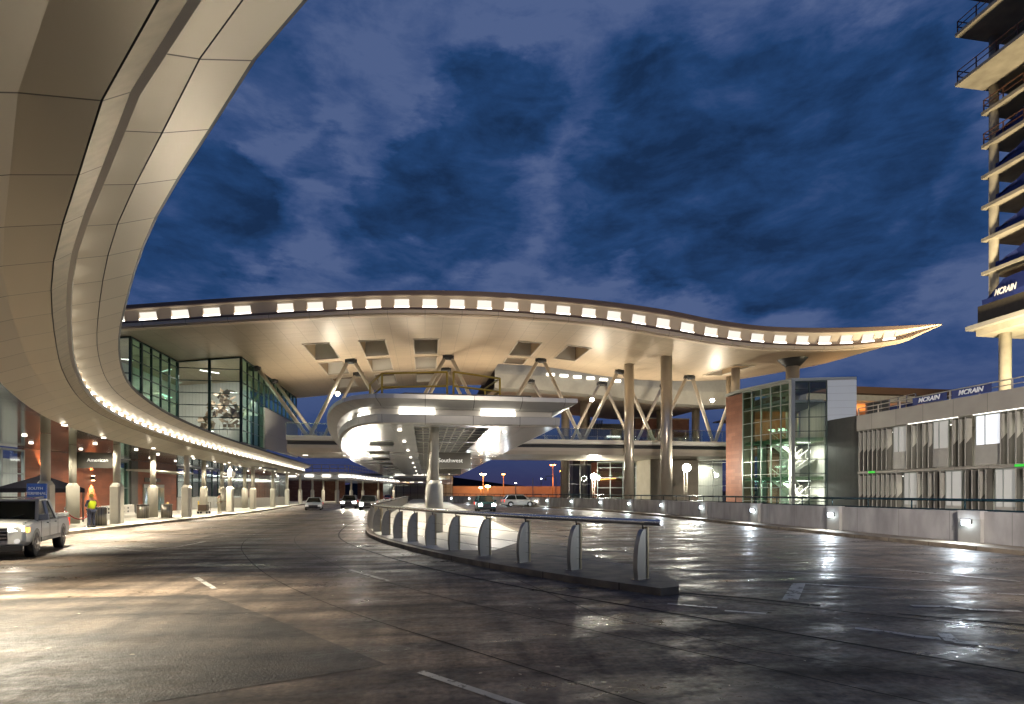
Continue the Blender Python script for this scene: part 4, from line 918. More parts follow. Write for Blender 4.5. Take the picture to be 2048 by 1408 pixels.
for z0 in (0.1, 3.4):
    q = MB(); r = MB()
    for (ya, xa, xb, za, zb) in ((44.6, 31.9, 34.2, z0, z0 + 1.65), (46.0, 34.2, 31.9, z0 + 1.65, z0 + 3.3)):
        n = 9
        for i in range(n):
            x = xa + (xb - xa) * i / n; x2 = xa + (xb - xa) * (i + 1) / n; z = za + (zb - za) * (i + 1) / n
            q.box((x, ya, z - .05), (x2, ya + 1.1, z))
        for yy in (ya, ya + 1.1): q.bar((xa, yy, za - .02), (xb, yy, zb - .02), .06, .3)
        for yy in (ya, ya + 1.1):
            r.tube([(xa, yy, za + .95), (xb, yy, zb + .95)], .03, 6)
            for i in range(6):
                f = i / 5; r.tube([(xa + (xb - xa) * f, yy, za + (zb - za) * f), (xa + (xb - xa) * f, yy, za + (zb - za) * f + .95)], .018, 5)
    q.box((34.2, 44.6, z0 + 1.6), (34.9, 47.1, z0 + 1.68))
    s = q.build('staircase', M['washer'], st); r.build('handrail', M['washer'], s)
for z in (3.0, 6.4):
    one('landing_light', M['e_tube'], st, lambda q: (q.box((32.6, 44.2, z), (33.9, 44.26, z + .06)), q.box((32.3, 46.6, z), (33.6, 46.7, z + .05))))
    lamp('AREA', 'stair_light', st, (33, 45, z - .1), 380, (1, .97, .86), 1.5, (0, 0, -1))
lamp('AREA', 'stair_light', st, (33.2, 46, 9.8), 35, (1, .9, .6), 1.0, (0, 0, -1))

# ------------------------------------------------------------ parking garage on the right
gar = empty('parking_garage', (37, 25, 0), 0, 'three-level parking garage with angled grey louvres, pale window panels and concrete parapet at right', 'building')
YE = 38.9
boxp('parapet', M['parapet'], gar, (33.9, 4, 6.88), (34.12, YE, 8.08)); boxp('roof_deck', M['conc2'], gar, (34.13, 4, 6.9), (60, YE, 7.15))
boxp('floor_slab', M['parapet'], gar, (34.0, 4, 3.48), (60, YE, 3.66)); boxp('plinth', M['conc2'], gar, (34.05, 4, -.02), (34.3, YE, .35))
boxp('rear_wall', M['intw'], gar, (41, 4, 0), (41.2, YE, 6.87)); boxp('end_wall', M['conc2'], gar, (34.4, YE - .25, 0), (41.0, YE, 6.87))
rl = MB(); rl.tube([(34.05, 4, 8.68), (34.05, YE, 8.68)], .04, 6); rl.tube([(34.05, 4, 8.36), (34.05, YE, 8.36)], .03, 6)
for k in range(19): rl.box((34.02, 4.1 + 1.93 * k, 8.08), (34.09, 4.18 + 1.93 * k, 8.68))
rl.build('roof_rail', M['steel'], gar)
def bay(yw0, yw1, z0, z1, zp, lit=None):
    w = boxp('window_bay', M['finw'], gar, (33.92, yw0, z0), (34.05, yw1, zp))
    g = MB(); g.face([(34.0, yw0, zp), (34.0, yw1, zp), (34.0, yw1, z1), (34.0, yw0, z1)]); g.build('pane', lit or M['frost'], w)
    f = MB(); 
    for y in (yw0, yw1): f.box((33.96, y - .03, z0), (34.06, y + .03, z1))
    f.box((33.96, yw0, z1 - .06), (34.06, yw1, z1)); f.box((33.96, yw0 + .6 * (yw1 - yw0), zp), (34.03, yw0 + .6 * (yw1 - yw0) + .04, z1)); f.build('window_frame', M['mullg'], w)
M['frost'] = mat('frosted_pane_lit', (.38, .38, .36), .25, emis=(1, .96, .85), es=.22)  # weak emission puts the interior light into the pane
M['litpane'] = mat('backlit_pane', (.5, .5, .52), .25, emis=(.92, .95, 1), es=.9)
rg = random.Random(11)
up = [(34.4, 35.5), (31.2, 32.3), (27.9, 29.4), (23.6, 24.8), (20.0, 21.2), (16.5, 17.6), (12.8, 13.9)]
lo = [(33.5, 34.6), (30.3, 31.4), (27.0, 28.2), (23.4, 24.6), (19.6, 20.8), (16, 17.1), (12.2, 13.4)]
for wins, z0, z1, zp in ((up, 3.68, 6.8, 4.95), (lo, .0, 3.42, 1.15)):
    for i, (a, b) in enumerate(wins): bay(a, b, z0 + .02, z1, zp, M['litpane'] if (wins is up and i == 2) else None)
    q = MB(); w = MB(); y = YE - .45; k = 0
    while y > 8:
        if any(a - .12 < y < b + .12 for a, b in wins):
            if q.v: q.build('louvre', M['fin'], gar)
            if w.v: w.build('louvre_edge_lit_top', M['finw'], gar)
            q = MB(); w = MB()
        if not any(a - .12 < y < b + .12 for a, b in wins):
            ang = .0
            q.box((33.74, y - .02, z0), (34.22, y + .02, z1)); w.box((33.715, y - .03, z0), (33.738, y + .03, z1))
            if rg.random() < .66 or k < 6:
                zc = z0 + (z1 - z0) * .50 + rg.uniform(-.05, .05)
                w.hexa([(33.76, y - .035, zc - .12), (34.2, y - .035, zc + .32), (34.2, y - .022, zc + .32), (33.76, y - .022, zc - .12), (33.76, y - .035, z1 - .12), (34.2, y - .035, z1 - .12), (34.2, y - .022, z1 - .12), (33.76, y - .022, z1 - .12)])  # pale slanted plate paints the interior light on the upper fin
            k += 1
        y -= .43
    q.build('louvre', M['fin'], gar)
    if w.v: w.build('louvre_edge_lit_top', M['finw'], gar)
for y in range(8, 39, 4):
    for z in (6.6, 3.2):
        boxp('ceiling_tube_light', M['e_tube'], gar, (35.4, y, z), (35.5, y + 1.3, z + .05)); 
        if y % 8 == 0: lamp('AREA', 'garage_light', gar, (36.5, y + .6, z - .1), 200, (1, .96, .8), 1.2, (0, 0, -1))
boxp('facade_washer', M['e_tube'], gar, (33.88, 30.5, 6.84), (33.93, 34.2, 6.87)); boxp('facade_washer', M['e_tube'], gar, (33.88, 22, 6.84), (33.93, 29.5, 6.87))
for y in (37.2, 26.5): boxp('exit_sign', M['e_green'], gar, (33.9, y, 3.5), (33.99, y + .55, 3.64))
def banner(y0, y1, label, body):
    b = empty('construction_banner', (34.0, (y0 + y1) / 2, 8.1), 0, label, 'banner', 'banners on the garage roof rail')
    q = MB(); n = 8; rows = []
    for i in range(n + 1):
        y = y0 + (y1 - y0) * i / n; rows.append([(33.97 + .02 * sin(i * 2), y, 8.13), (33.96 + .03 * sin(i * 1.7), y, 8.4), (33.97, y, 8.64 - .03 * sin(i / n * pi))])
    q.strip(rows, smooth=True); q.build('fabric', M['tarp2'], b)
    text(body, 'banner_text', M['letter'], b, (33.92, (y0 + y1) / 2, 8.38), .42, (0, -1, 0), shear=.25, bold=.012)
M['tarp2'] = mat('banner_blue', (.03, .045, .16), .7)
banner(31.3, 33.9, 'blue mesh banner with white MCRAIN lettering, farther of the two on the garage roof rail', 'MCRAIN')
banner(28.4, 31.0, 'blue mesh banner with white MCRAIN lettering, nearer of the two on the garage roof rail', 'MCRAIN')
fe = empty('site_fence', (36, 38, 7.2), 0, 'dark framed site fence with blue mesh on the garage roof beside the white tower panel', 'fence')
q = MB(); [q.box((34.9 + .02, 34.6 + .75 * k, 7.15), (34.98, 34.66 + .75 * k, 9.15)) for k in range(7)]; q.box((34.9, 34.6, 9.1), (34.98, 39.1, 9.16)); q.build('frame', M['stainless'], fe)
boxp('mesh', M['tarp2'], fe, (35.0, 34.6, 7.2), (35.02, 37.0, 8.6)); boxp('mesh', M['darkmetal'], fe, (35.0, 37.0, 7.2), (35.02, 39.1, 9.1))
ew = empty('elevated_roadway', (62, 68, 0), 0, 'elevated deck with orange-lit underside in the distance above the garage parapet', 'bridge')
boxp('deck', mat('brown_deck', (.10, .055, .03), .7), ew, (50, 65, 15.2), (73, 80, 16.1)); boxp('fascia', M['conc2'], ew, (50, 66, 14.4), (71, 79, 15.19)); boxp('soffit', M['orangewall'], ew, (50, 67, 14.2), (70, 90, 14.39))
for k in range(3): one('support_column', M['conc2'], ew, lambda q: q.tube([(52 + 8 * k, 72, 0), (52 + 8 * k, 72, 14.2)], .6, 12))
lamp('AREA', 'roadway_light', ew, (60, 72, 10.5), 1500, (1, .45, .12), 4, (0, .1, 1)); boxp('orange_wall', M['orangewall'], ew, (50, 84, 8), (70, 84.3, 14.2))

# ------------------------------------------------------------ unfinished concrete tower, far right
ut = empty('unfinished_tower', (64, 36, 0), 0, 'unfinished concrete high-rise with bare floor slabs, round columns and blue tarps at the right edge', 'building')
Z = [24.1, 27.5, 30.8, 33.9, 37.0, 40.4, 43.0, 48.0, 52.0]
for i, z in enumerate(Z):
    x0 = 52.9 if z > 42 else 56.0
    boxp('floor_slab', M['towerconc'], ut, (x0, 22, z), (76, 47.9, z + .32))
for (x, y) in ((56.7, 47.2), (60.5, 40.5), (58.2, 33), (66, 46.5)):
    one('column', M['towerconc'], ut, lambda q: q.tube([(x, y, 20.8), (x, y, 56)], .4, 16))
one('column', M['towerconc'], ut, lambda q: q.tube([(57.3, 46.6, 0), (57.3, 46.6, 18)], .5, 20)); one('column', M['towerconc'], ut, lambda q: q.tube([(66.3, 46.6, 0), (66.3, 46.6, 18)], .5, 20))
boxp('podium_parapet', mat('dark_podium', (.055, .045, .03), .8, var=.2), ut, (55.6, 22, 19.0), (76, 47.9, 20.9)); boxp('podium_slab', M['finw'], ut, (54.8, 22, 18.55), (76, 48.5, 18.98)); boxp('podium_beam', M['towerconc'], ut, (55.5, 22, 17.9), (76, 48.0, 18.54))
boxp('core_wall', M['towerconc'], ut, (68, 30, 18.99), (76, 44, 55))
for i, z in enumerate(Z[4:]):
    x0 = 53.0 if z > 42 else 56.1
    q = MB()
    for h in (.55, 1.1): q.box((x0, 22, z + .32 + h), (x0 + .05, 47.8, z + .4 + h)); q.box((x0, 47.7, z + .32 + h), (76, 47.75, z + .4 + h))
    for k in range(14): q.box((x0, 47.7 - 1.9 * k, z + .33), (x0 + .08, 47.78 - 1.9 * k, z + 1.5))
    q.build('timber_guardrail', M['redrail'], ut)
for z in Z[:5]:
    q = MB(); rows = []
    for k in range(24):
        y = 46.6 - k; rows.append([(56.12 + .06 * sin(k), y, z + .33), (56.2 + .15 * sin(k * 1.3), y, z + .9), (56.15, y, z + min(1.9, .5 + .45 * k) + .12 * sin(k * 2))])
    q.strip(rows, smooth=True); q.build('safety_tarp', M['tarp'], ut)
q = MB(); rows = []
for k in range(22):
    y = 47.4 - k; rows.append([(55.55, y, 20.9), (55.5 + .1 * sin(k), y, 21.4), (55.6, y, 21.0 + min(1.9, .9 * k))])
q.strip(rows, smooth=True); tp = q.build('logo_tarp', M['tarp'], ut); text('MCRAIN', 'tarp_text', M['letter'], tp, (55.40, 45.1, 21.62), .85, (0, -1, 0), shear=.35, bold=.02, wscale=.62)
gwall(ut, (59.0, 45.2), (59.0, 30), 11.0, 17.85, 8, 3.4, M['glassg'], mat('teal_mullion', (.25, .42, .42), .4), wv=.22, wh=.2)
boxp('inner_wall', mat('teal_lit_wall', (.1, .28, .22), .6), ut, (61, 30, 11), (61.2, 45, 17.8)); lamp('AREA', 'podium_light', ut, (60, 41, 17.3), 120, (.9, 1, .9), 1.5, (0, 0, -1))
one('podium_post', M['mullg'], ut, lambda q: q.tube([(59.0, 45.2, 7), (59.0, 45.2, 11)], .18, 8))
lamp('AREA', 'site_light', ut, (50, 36, 9.5), 14000, (1, .82, .52), 3, (.3, .1, 1))
one('site_light_head', M['e_warm'], ut, lambda q: q.box((49.5, 35.5, 9.2), (50.5, 36.5, 9.4)))

# ------------------------------------------------------------ buildings behind the barrier wall
cb = empty('concourse_block', (28, 72, 0), 0, 'grey rendered block with glazed side behind the barrier wall, lit by a floodlight', 'building')
boxp('rendered_wall', mat('rendered_wall', (.30, .26, .20), .8, var=.15, vscale=1), cb, (26.8, 62.8, -.02), (33.0, 75, 6.0))
gwall(cb, (22.2, 69), (26.75, 67.2), -.02, 6.0, 3, 1.3, M['glassg'], M['mullg']); boxp('inner_wall', M['brickdark'], cb, (22, 71, 0), (26.7, 71.2, 6))
gwall(cb, (33.05, 63), (35.9, 61), -.02, 6.0, 2, 2.8, M['glass'], M['mullg']); boxp('inner_wall', M['intw'], cb, (33.1, 66, 0), (38, 66.2, 6)); lamp('AREA', 'inner_light', cb, (35, 64.5, 5.6), 350, (1, .95, .8), 2, (0, 0, -1)); boxp('ceiling_tube_light', M['e_tube'], cb, (34, 64.2, 5.0), (35.6, 64.35, 5.06))
one('ceiling_tube_light', emit('orange_reflection_glow', (1, .3, .08), 6), cb, lambda q: q.bar((23.0, 70.2, 3.7), (25.2, 70.4, 3.9), .15, .12))  # glowing bar stands in for an orange reflection in the glazing
gwall(cb, (19.2, 72), (22.1, 71.5), .5, 5.8, 2, 2.6, M['glass'], M['mullg'])
bb = empty('brick_penthouse', (34, 84, 0), 0, 'terracotta block with dark glazed links seen through the struts above the pedestrian bridge', 'building')
boxp('brick_wall', M['brick'], bb, (32.5, 82, 8), (41.5, 88, 13.6)); boxp('coping', M['finw'], bb, (32.4, 81.9, 13.61), (41.6, 88.1, 13.75)); boxp('link_wall', M['panelgrey'], bb, (24, 83, 8), (32.4, 84, 12.8)); boxp('lower_block', M['panelgrey'], bb, (23, 84, 0), (42, 92, 7.9))
boxp('link_window', M['e_pan'], bb, (28.2, 82.9, 10.6), (30.4, 82.98, 10.9)); boxp('link_window', M['e_pan'], bb, (38.5, 81.8, 9.2), (41.2, 81.88, 9.5))
for i, (x, y, h, pw, lb) in enumerate(((20.9, 66.5, 4.0, 1800, 'round floodlight on a short mast between two rear columns, left of the pair'), (26.1, 52.2, 4.5, 2200, 'brightest round floodlight on a ladder-like mast in front of the rendered wall'))):
    fl = empty('flood_mast', (x, y, 0), 0, lb, 'floodlight', 'work floodlights behind the barrier wall')
    one('mast', M['steel'], fl, lambda q: (q.tube([(x - .16, y + .1, 0), (x - .16, y + .1, h - .2)], .03, 6), q.tube([(x + .16, y + .1, 0), (x + .16, y + .1, h - .2)], .03, 6), [q.tube([(x - .16, y + .1, .6 + .5 * k), (x + .16, y + .1, .6 + .5 * k)], .02, 5) for k in range(6)]))
    one('lamp_head', M['darkmetal'], fl, lambda q: q.box((x - .3, y + .12, h - .3), (x + .3, y + .3, h + .3)))
    one('lens', M['e_flood'], fl, lambda q: q.sphere((x, y - .12, h), .40, 16, 10))
    lamp('POINT', 'floodlight_beam', fl, (x, y - .6, h), pw, (1, .96, .8), .25)

# ------------------------------------------------------------ concrete barrier wall with lights
bw = empty('barrier_wall', (20, 40, 0), 0, 'long board-marked concrete barrier wall with small white lights and a dark teal handrail along the right roadside', 'wall')
q = MB(); q.strip([[off(i, 0, .15), off(i, 0, 1.30), off(i, -.3, 1.31), off(i, -.3, 0)] for i in range(len(WP))]); q.build('concrete_wall', M['conc'], bw)
q = MB(); q.tube([off(i, -.12, 1.72) for i in range(len(WP))], .055, 8); q.tube([off(i, -.16, 1.34) for i in range(len(WP))], .03, 6)
for i in range(0, len(WP), 2): q.tube([off(i, -.12, 1.3), off(i, -.12, 1.72)], .028, 6)
q.build('handrail', M['teal'], bw)
def wpt(s):
    i = int(s / 1.15); f = s / 1.15 - i; i = max(0, min(i, len(WP) - 2))
    p = Vector(WP[i]).lerp(Vector(WP[i + 1]), f); return p, (Vector(WP[i + 1]) - Vector(WP[i])).normalized(), Vector(WN[i])
s = 29.5 - 6.9 * 2
while s < (len(WP) - 2) * 1.15:
    p, t, n = wpt(s)
    def pb(a0, a1, d0, d1, z0, z1): 
        A = [p + t * a0 + n * d0, p + t * a1 + n * d0, p + t * a1 + n * d1, p + t * a0 + n * d1]; q = MB(); q.hexa([(v.x, v.y, z0) for v in A] + [(v.x, v.y, z1) for v in A]); return q
    pl = pb(-.42, .42, -.02, .16, .15, 1.02).build('pilaster', M['conc2'], bw)
    pb(-.42, .42, -.31, .18, 1.021, 1.33).build('pilaster_cap', M['conc'], pl)
    pb(-.12, .12, .16, .26, .84, 1.0).build('lamp_housing', M['darkmetal'], pl)
    pb(-.13, .13, .262, .34, .80, .99).build('lamp_lens', M['e_cool'], pl)
    lamp('SPOT', 'wall_light_beam', pl, (p.x + n.x * .42, p.y + n.y * .42, .95), 330, (.82, .92, 1), .06, (n.x, n.y, -.55), 165, .6)
    s += 6.9

# ------------------------------------------------------------ island guardrail
gr = empty('island_guardrail', (1, 20, .15), 0, 'stainless tube guardrail on fin-shaped metal posts curving round the near end of the traffic island', 'guardrail')
GP = [(4.62, 11.2), (3.6, 12.8), (2.65, 14.35), (1.8, 16.05), (1.0, 17.75), (.28, 19.4), (-.38, 21.05), (-1.0, 22.75), (-1.6, 24.6), (-2.15, 26.6), (-2.55, 28.6), (-2.8, 30.7)] + [(-3.0, 32.8 + 2.1 * k) for k in range(32)]
GN = normals(GP)
M['finpost'] = mat('post_panel', (.30, .285, .26), .38, .75); M['brass'] = mat('post_edge', (.34, .28, .18), .35, .7)
for i, ((x, y), (nx, ny)) in enumerate(zip(GP, GN)):
    tx, ty = ny, -nx
    nx2, ny2 = nx * .8 - tx * .6 * 0, ny * .8
    v = Vector((nx, ny)); 
    pr = [(.02, 0), (-.0, 0), (.30, 0), (.335, .25), (.33, .5), (.29, .75), (.21, .95), (.13, 1.06), (.0, 1.08)]
    pr = [(0, 0), (.30, 0), (.335, .25), (.33, .5), (.29, .75), (.21, .95), (.13, 1.06), (0, 1.08)]
    q = MB(); A = []; B = []
    for n_, z in pr:
        c = Vector((x, y)) + v * (n_ - .05)
        A.append((c.x + tx * .055, c.y + ty * .055, z + .15)); B.append((c.x - tx * .055, c.y - ty * .055, z + .15))
    q.face(A); q.face(B[::-1]); 
    for k in range(len(A)):
        k2 = (k + 1) % len(A); q.face([A[k], B[k], B[k2], A[k2]])
    po = q.build('post', M['finpost'], gr)
    if i < 16:
        q = MB(); c = Vector((x, y)) - v * .075; q.bar((c.x, c.y, .15), (c.x, c.y, 1.26), .15, .05, up=(v.x, v.y, 0)); q.build('post_edge', M['brass'], po)
        q = MB(); q.tube([(x, y, 1.2), (x + v.x * .03, y + v.y * .03, 1.31)], .018, 6); q.build('bracket', M['darkmetal'], po)
        q = MB(); q.prism([(x + v.x * a + tx * b, y + v.y * a + ty * b) for a, b in ((-.14, -.1), (.3, -.1), (.3, .1), (-.14, .1))], .151, .165); q.build('base_plate', M['stainless'], po)
q = MB(); q.tube([(4.84, 10.76, 1.37)] + [(x + n[0] * .03, y + n[1] * .03, 1.37) for (x, y), n in zip(GP, GN)], .066, 16); q.build('top_rail', M['stainless'], gr)
for z in (.42, .68, .94):
    q = MB(); q.tube([(x + n[0] * .06, y + n[1] * .06, z) for (x, y), n in zip(GP, GN)], .006, 5); q.build('cable', M['stainless'], gr)

# ------------------------------------------------------------ added unseen mast behind the viewpoint, fill light for wall, garage and roof
hm = empty('added_fill_mast', (4, -16, 0), 0, 'added tall grey fill-light mast with a wide head, unseen behind the viewpoint', 'light mast')
one('pole', M['steel'], hm, lambda q: q.tube([(4, -16, 0), (4, -16, 13)], [.2, .12], 10)); one('lamp_head', M['darkmetal'], hm, lambda q: q.box((3.1, -15.95, 12.6), (4.9, -15.7, 13.4)))
boxp('lens', M['e_warm'], hm, (3.2, -15.69, 12.7), (4.8, -15.66, 13.3)); lamp('AREA', 'fill_beam', hm, (4, -15.5, 13), 3600, (1, .90, .82), 1.6, (24, 36, -10), spread=62)
lamp('AREA', 'fill_beam', hm, (3.6, -15.5, 13), 420, (1, .86, .70), 1.6, (2, 62, 3), spread=36)

# ------------------------------------------------------------ signs
def sign(name, label, cat, a, b, m, lines, group=None, size=.26, col=None):
    x0, y0, z0 = a; x1, y1, z1 = b
    o = empty(name, ((x0 + x1) / 2, (y0 + y1) / 2, z0), 0, label, cat, group); bd = boxp('board', m, o, a, b)
    n = len(lines)
    for i, (t, dx) in enumerate(lines):
        z = (z0 + z1) / 2 + (n - 1) * size * .62 - i * size * 1.25
        text(t, 'lettering', col or M['signw'], o, ((x0 + x1) / 2 + dx, y0 - .02, z), size, (1, 0, 0))
    return o
sign('airline_sign', 'dark grey hanging sign reading American under the terminal canopy', 'sign', (-20.75, 36.75, 3.48), (-18.4, 36.95, 4.42), M['sign'], [('American', .05)], size=.30)
sign('airline_sign', 'dark grey sign reading Southwest beside the nearest island column', 'sign', (.25, 29.0, 3.25), (2.4, 29.2, 4.1), M['sign'], [('Southwest', .0)], size=.30)
sign('airline_sign', 'grey sign partly hidden just behind and below the Southwest sign', 'sign', (.25, 37.0, 3.25), (2.4, 37.2, 4.1), M['sign'], [('Southwest', .0)], size=.30)
sign('airline_sign', 'small two-line sign on the far column near the person with the cart', 'sign', (-20.3, 59.2, 3.4), (-18.9, 59.35, 4.1), M['sign'], [('Ground', 0), ('Transport', 0)], size=.26)
sign('direction_sign', 'blue sign reading SOUTH TERMINAL on a column behind the pickup', 'sign', (-18.42, 29.0, 1.72), (-17.62, 29.1, 2.42), M['blue'], [('SOUTH', -.02), ('TERMINAL', 0)], size=.185, col=M['letter'])

# ------------------------------------------------------------ small street things
def bin_(x, y, r, h, label, lid=None):
    o = empty('trash_bin', (x, y, .15), 0, label, 'trash bin', 'stainless bins on the terminal sidewalk')
    one('body', seams(mat('ribbed_steel', (.33, .30, .25), .3, .8), 'XY', .09, .09, .02, .02, .5), o, lambda q: q.tube([(x, y, .15), (x, y, .15 + h)], r, 28))
    one('rim', lid or M['stainless'], o, lambda q: q.tube([(x, y, .15 + h), (x, y, .21 + h)], r * 1.04, 28))
bin_(-18.25, 34.3, .45, .98, 'wide ribbed steel bin at the foot of the square column by the guard')
bin_(-20.2, 43.6, .38, .92, 'ribbed bin with a dark rim, in front of the round column by the entrance', M['black']); bin_(-18.7, 43.8, .36, .95, 'ribbed bin with a thin pole behind it, left of the third square column')
rp_ = empty('rope_barrier', (-19, 34, .15), 0, 'chrome queue posts joined by sagging red ropes beside the guard', 'rope barrier')
pts = [(-20.3, 33.6), (-19.3, 33.3), (-18.5, 34.5), (-18.2, 33.3)]
for x, y in pts: one('queue_post', M['stainless'], rp_, lambda q: (q.tube([(x, y, .15), (x, y, 1.12)], .03, 8), q.tube([(x, y, .15), (x, y, .18)], .16, 14), q.sphere((x, y, 1.15), .045, 8, 5)))
for a, b in zip(pts[:3], pts[1:]): one('rope', mat('red_rope', (.35, .02, .02), .6), rp_, lambda q: q.tube([(a[0] + (b[0] - a[0]) * t / 10, a[1] + (b[1] - a[1]) * t / 10, 1.02 - .5 * (1 - (t / 5 - 1) ** 2)) for t in range(11)], .03, 8))
for k, (x, y) in enumerate(((-21.4, 41.8), (-21.6, 44.1), (-21.2, 46.4))):
    o = empty('jersey_barrier', (x, y, .15), 0, ['white plastic barrier nearest the brown column, with red end', 'middle white plastic barrier in the row before the entrance doors', 'white plastic barrier farthest along the row, by the entrance doors'][k], 'barrier', 'white plastic barriers before the entrance')
    q = MB(); n = 2.0
    pr = [(-.28, .15), (-.24, .35), (-.12, .55), (-.1, 1.1), (.1, 1.1), (.12, .55), (.24, .35), (.28, .15)]
    q.strip([[(x + a, y - 1, z) for a, z in pr], [(x + a, y + 1, z) for a, z in pr]]); q.face([(x + a, y - 1, z) for a, z in pr]); q.face([(x + a, y + 1, z) for a, z in pr[::-1]])
    b = q.build('body', M['washer'], o); one('port', M['black'], b, lambda q: [q.tube([(x + .12, y + d, z), (x + .14, y + d, z)], .07, 10) for d in (-.5, .1) for z in (.62, .88)])
tn = empty('canopy_tent', (-22.7, 37, .15), 0, 'black pop-up tent with peaked top behind the pickup', 'tent')
q = MB(); cx, cy, w = -22.7, 37.0, 1.5
for a, b in (((-w, -w), (w, -w)), ((w, -w), (w, w)), ((w, w), (-w, w)), ((-w, w), (-w, -w))):
    q.face([(cx + a[0], cy + a[1], 2.25), (cx + b[0], cy + b[1], 2.25), (cx, cy, 3.05)]); q.face([(cx + a[0], cy + a[1], 2.0), (cx + b[0], cy + b[1], 2.0), (cx + b[0], cy + b[1], 2.25), (cx + a[0], cy + a[1], 2.25)])
q.build('roof', mat('black_canvas', (.010, .010, .014), .9, 0, 0), tn)
for sx in (-1, 1):
    for sy in (-1, 1): boxp('pole', M['darkmetal'], tn, (cx + sx * (w - .06) - .03, cy + sy * (w - .06) - .03, .15), (cx + sx * (w - .06) + .03, cy + sy * (w - .06) + .03, 2.2))
for k, (x, y) in enumerate(((-21.5, 50.5), (-21.7, 57.5))):
    o = one('bollard', M['yellow'], None, lambda q: (q.tube([(x, y, .15), (x, y, 1.15)], .07, 10),), loc=(x, y, .15)); tag(o, ['yellow post bollard before the entrance doors', 'yellow post bollard before the grey stone base'][k], 'bollard', 'yellow bollards')

# ------------------------------------------------------------ distance: barrier, lamps, trailer
fw = empty('far_road_wall', (28, 165, 0), 0, 'long low wall glowing orange under sodium lamps in the distance', 'wall')
boxp('wall', M['orangewall'], fw, (6, 164, 0), (60, 164.5, 3.9))
for x in (14, 26, 38): lamp('AREA', 'wall_wash', fw, (x, 156, 5.5), 420, (1, .42, .12), 3, (0, .9, -.35))
def slamp(x, y, h, label, m, s=.34, heads=((0, 0),), arm=.5, colpost=None):
    o = empty('street_lamp', (x, y, 0), 0, label, 'street lamp', 'street lamps in the distance')
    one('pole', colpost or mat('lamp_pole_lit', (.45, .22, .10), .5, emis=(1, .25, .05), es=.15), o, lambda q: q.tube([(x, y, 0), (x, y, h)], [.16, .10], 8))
    q = MB(); q.tube([(x - arm, y, h + .05), (x + arm, y, h + .05)], .07, 6); q.build('arm', M['darkmetal'], o)
    for d in (-arm, arm): one('lamp_head', m, o, lambda q: q.sphere((x + d, y, h - .12), s, 8, 6, .45))
slamp(37.2, 158, 10.2, 'tall double-headed orange street lamp, highest of the distant lamps', M['e_sod'])
slamp(40.2, 158, 8.4, 'orange street lamp just right of the tallest one', M['e_sod'])
slamp(16.6, 158, 7.4, 'glowing orange lamp above the brightest burst on the distant wall', M['e_sodw'], s=.4); slamp(22.5, 158, 7.4, 'single orange lamp right of the brightest burst', M['e_sod'], arm=.15)
slamp(17.6, 155, 3.9, 'brightest low burst of light in front of the orange wall', M['e_sodw'], s=.55, arm=.2); slamp(15.6, 155, 3.5, 'smaller low burst of light left of the brightest', M['e_sodw'], s=.3, arm=.2)
for x, y, h, lb in ((26.8, 162, 4.95, 'small white lamp on a thin pole, right of the orange wall lamps'), (40.5, 190, 7.0, 'small white lamp between the two tall orange lamps'), (48.5, 192, 7.0, 'small white lamp right of the tall orange lamps')): slamp(x, y, h, lb, M['e_cool'], s=.2, arm=.1, colpost=M['darkmetal'])
for x, y, h, lb in ((6.9, 150, 7.6, 'thin unlit pole lit salmon near the island column'), (23.7, 120, 5.2, 'plain grey pole standing in front of the orange wall')):
    o = empty('utility_pole', (x, y, 0), 0, lb, 'pole'); one('pole', M['steel'], o, lambda q: q.tube([(x, y, 0), (x, y, h)], [.11, .08], 8)); boxp('pole_base', M['conc2'], o, (x - .2, y - .2, 0), (x + .2, y + .2, .4))
for x, lb in ((33.8, 'curved-arm grey lamp post beside the tallest orange lamp'), ):
    o = empty('street_lamp', (x, 140, 0), 0, lb, 'street lamp', 'street lamps in the distance'); one('pole', M['steel'], o, lambda q: q.tube([(x, 140, 0), (x, 140, 6.0), (x - .3, 140, 6.3), (x - 2.5, 140, 6.3), (x - 2.8, 140, 6.0)], .11, 8)); one('lamp_head', M['mullg'], o, lambda q: q.tube([(x - 2.8, 140, 6.05), (x - 2.8, 140, 5.2)], [.12, .3], 10))
tr = empty('site_trailer', (43, 150, 0), 0, 'orange lit site machine with arched wheel covers at the right end of the orange wall', 'trailer')
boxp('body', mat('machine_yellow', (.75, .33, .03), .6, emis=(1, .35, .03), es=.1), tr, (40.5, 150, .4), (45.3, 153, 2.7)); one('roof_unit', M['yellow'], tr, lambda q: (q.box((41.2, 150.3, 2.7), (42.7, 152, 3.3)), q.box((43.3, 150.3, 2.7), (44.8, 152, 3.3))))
one('wheel', M['tyre'], tr, lambda q: (q.tube([(44.4, 149.7, .6), (44.4, 150.2, .6)], .6, 14), q.tube([(41.6, 149.7, .6), (41.6, 150.2, .6)], .6, 14)))
for k in range(24):
    pass

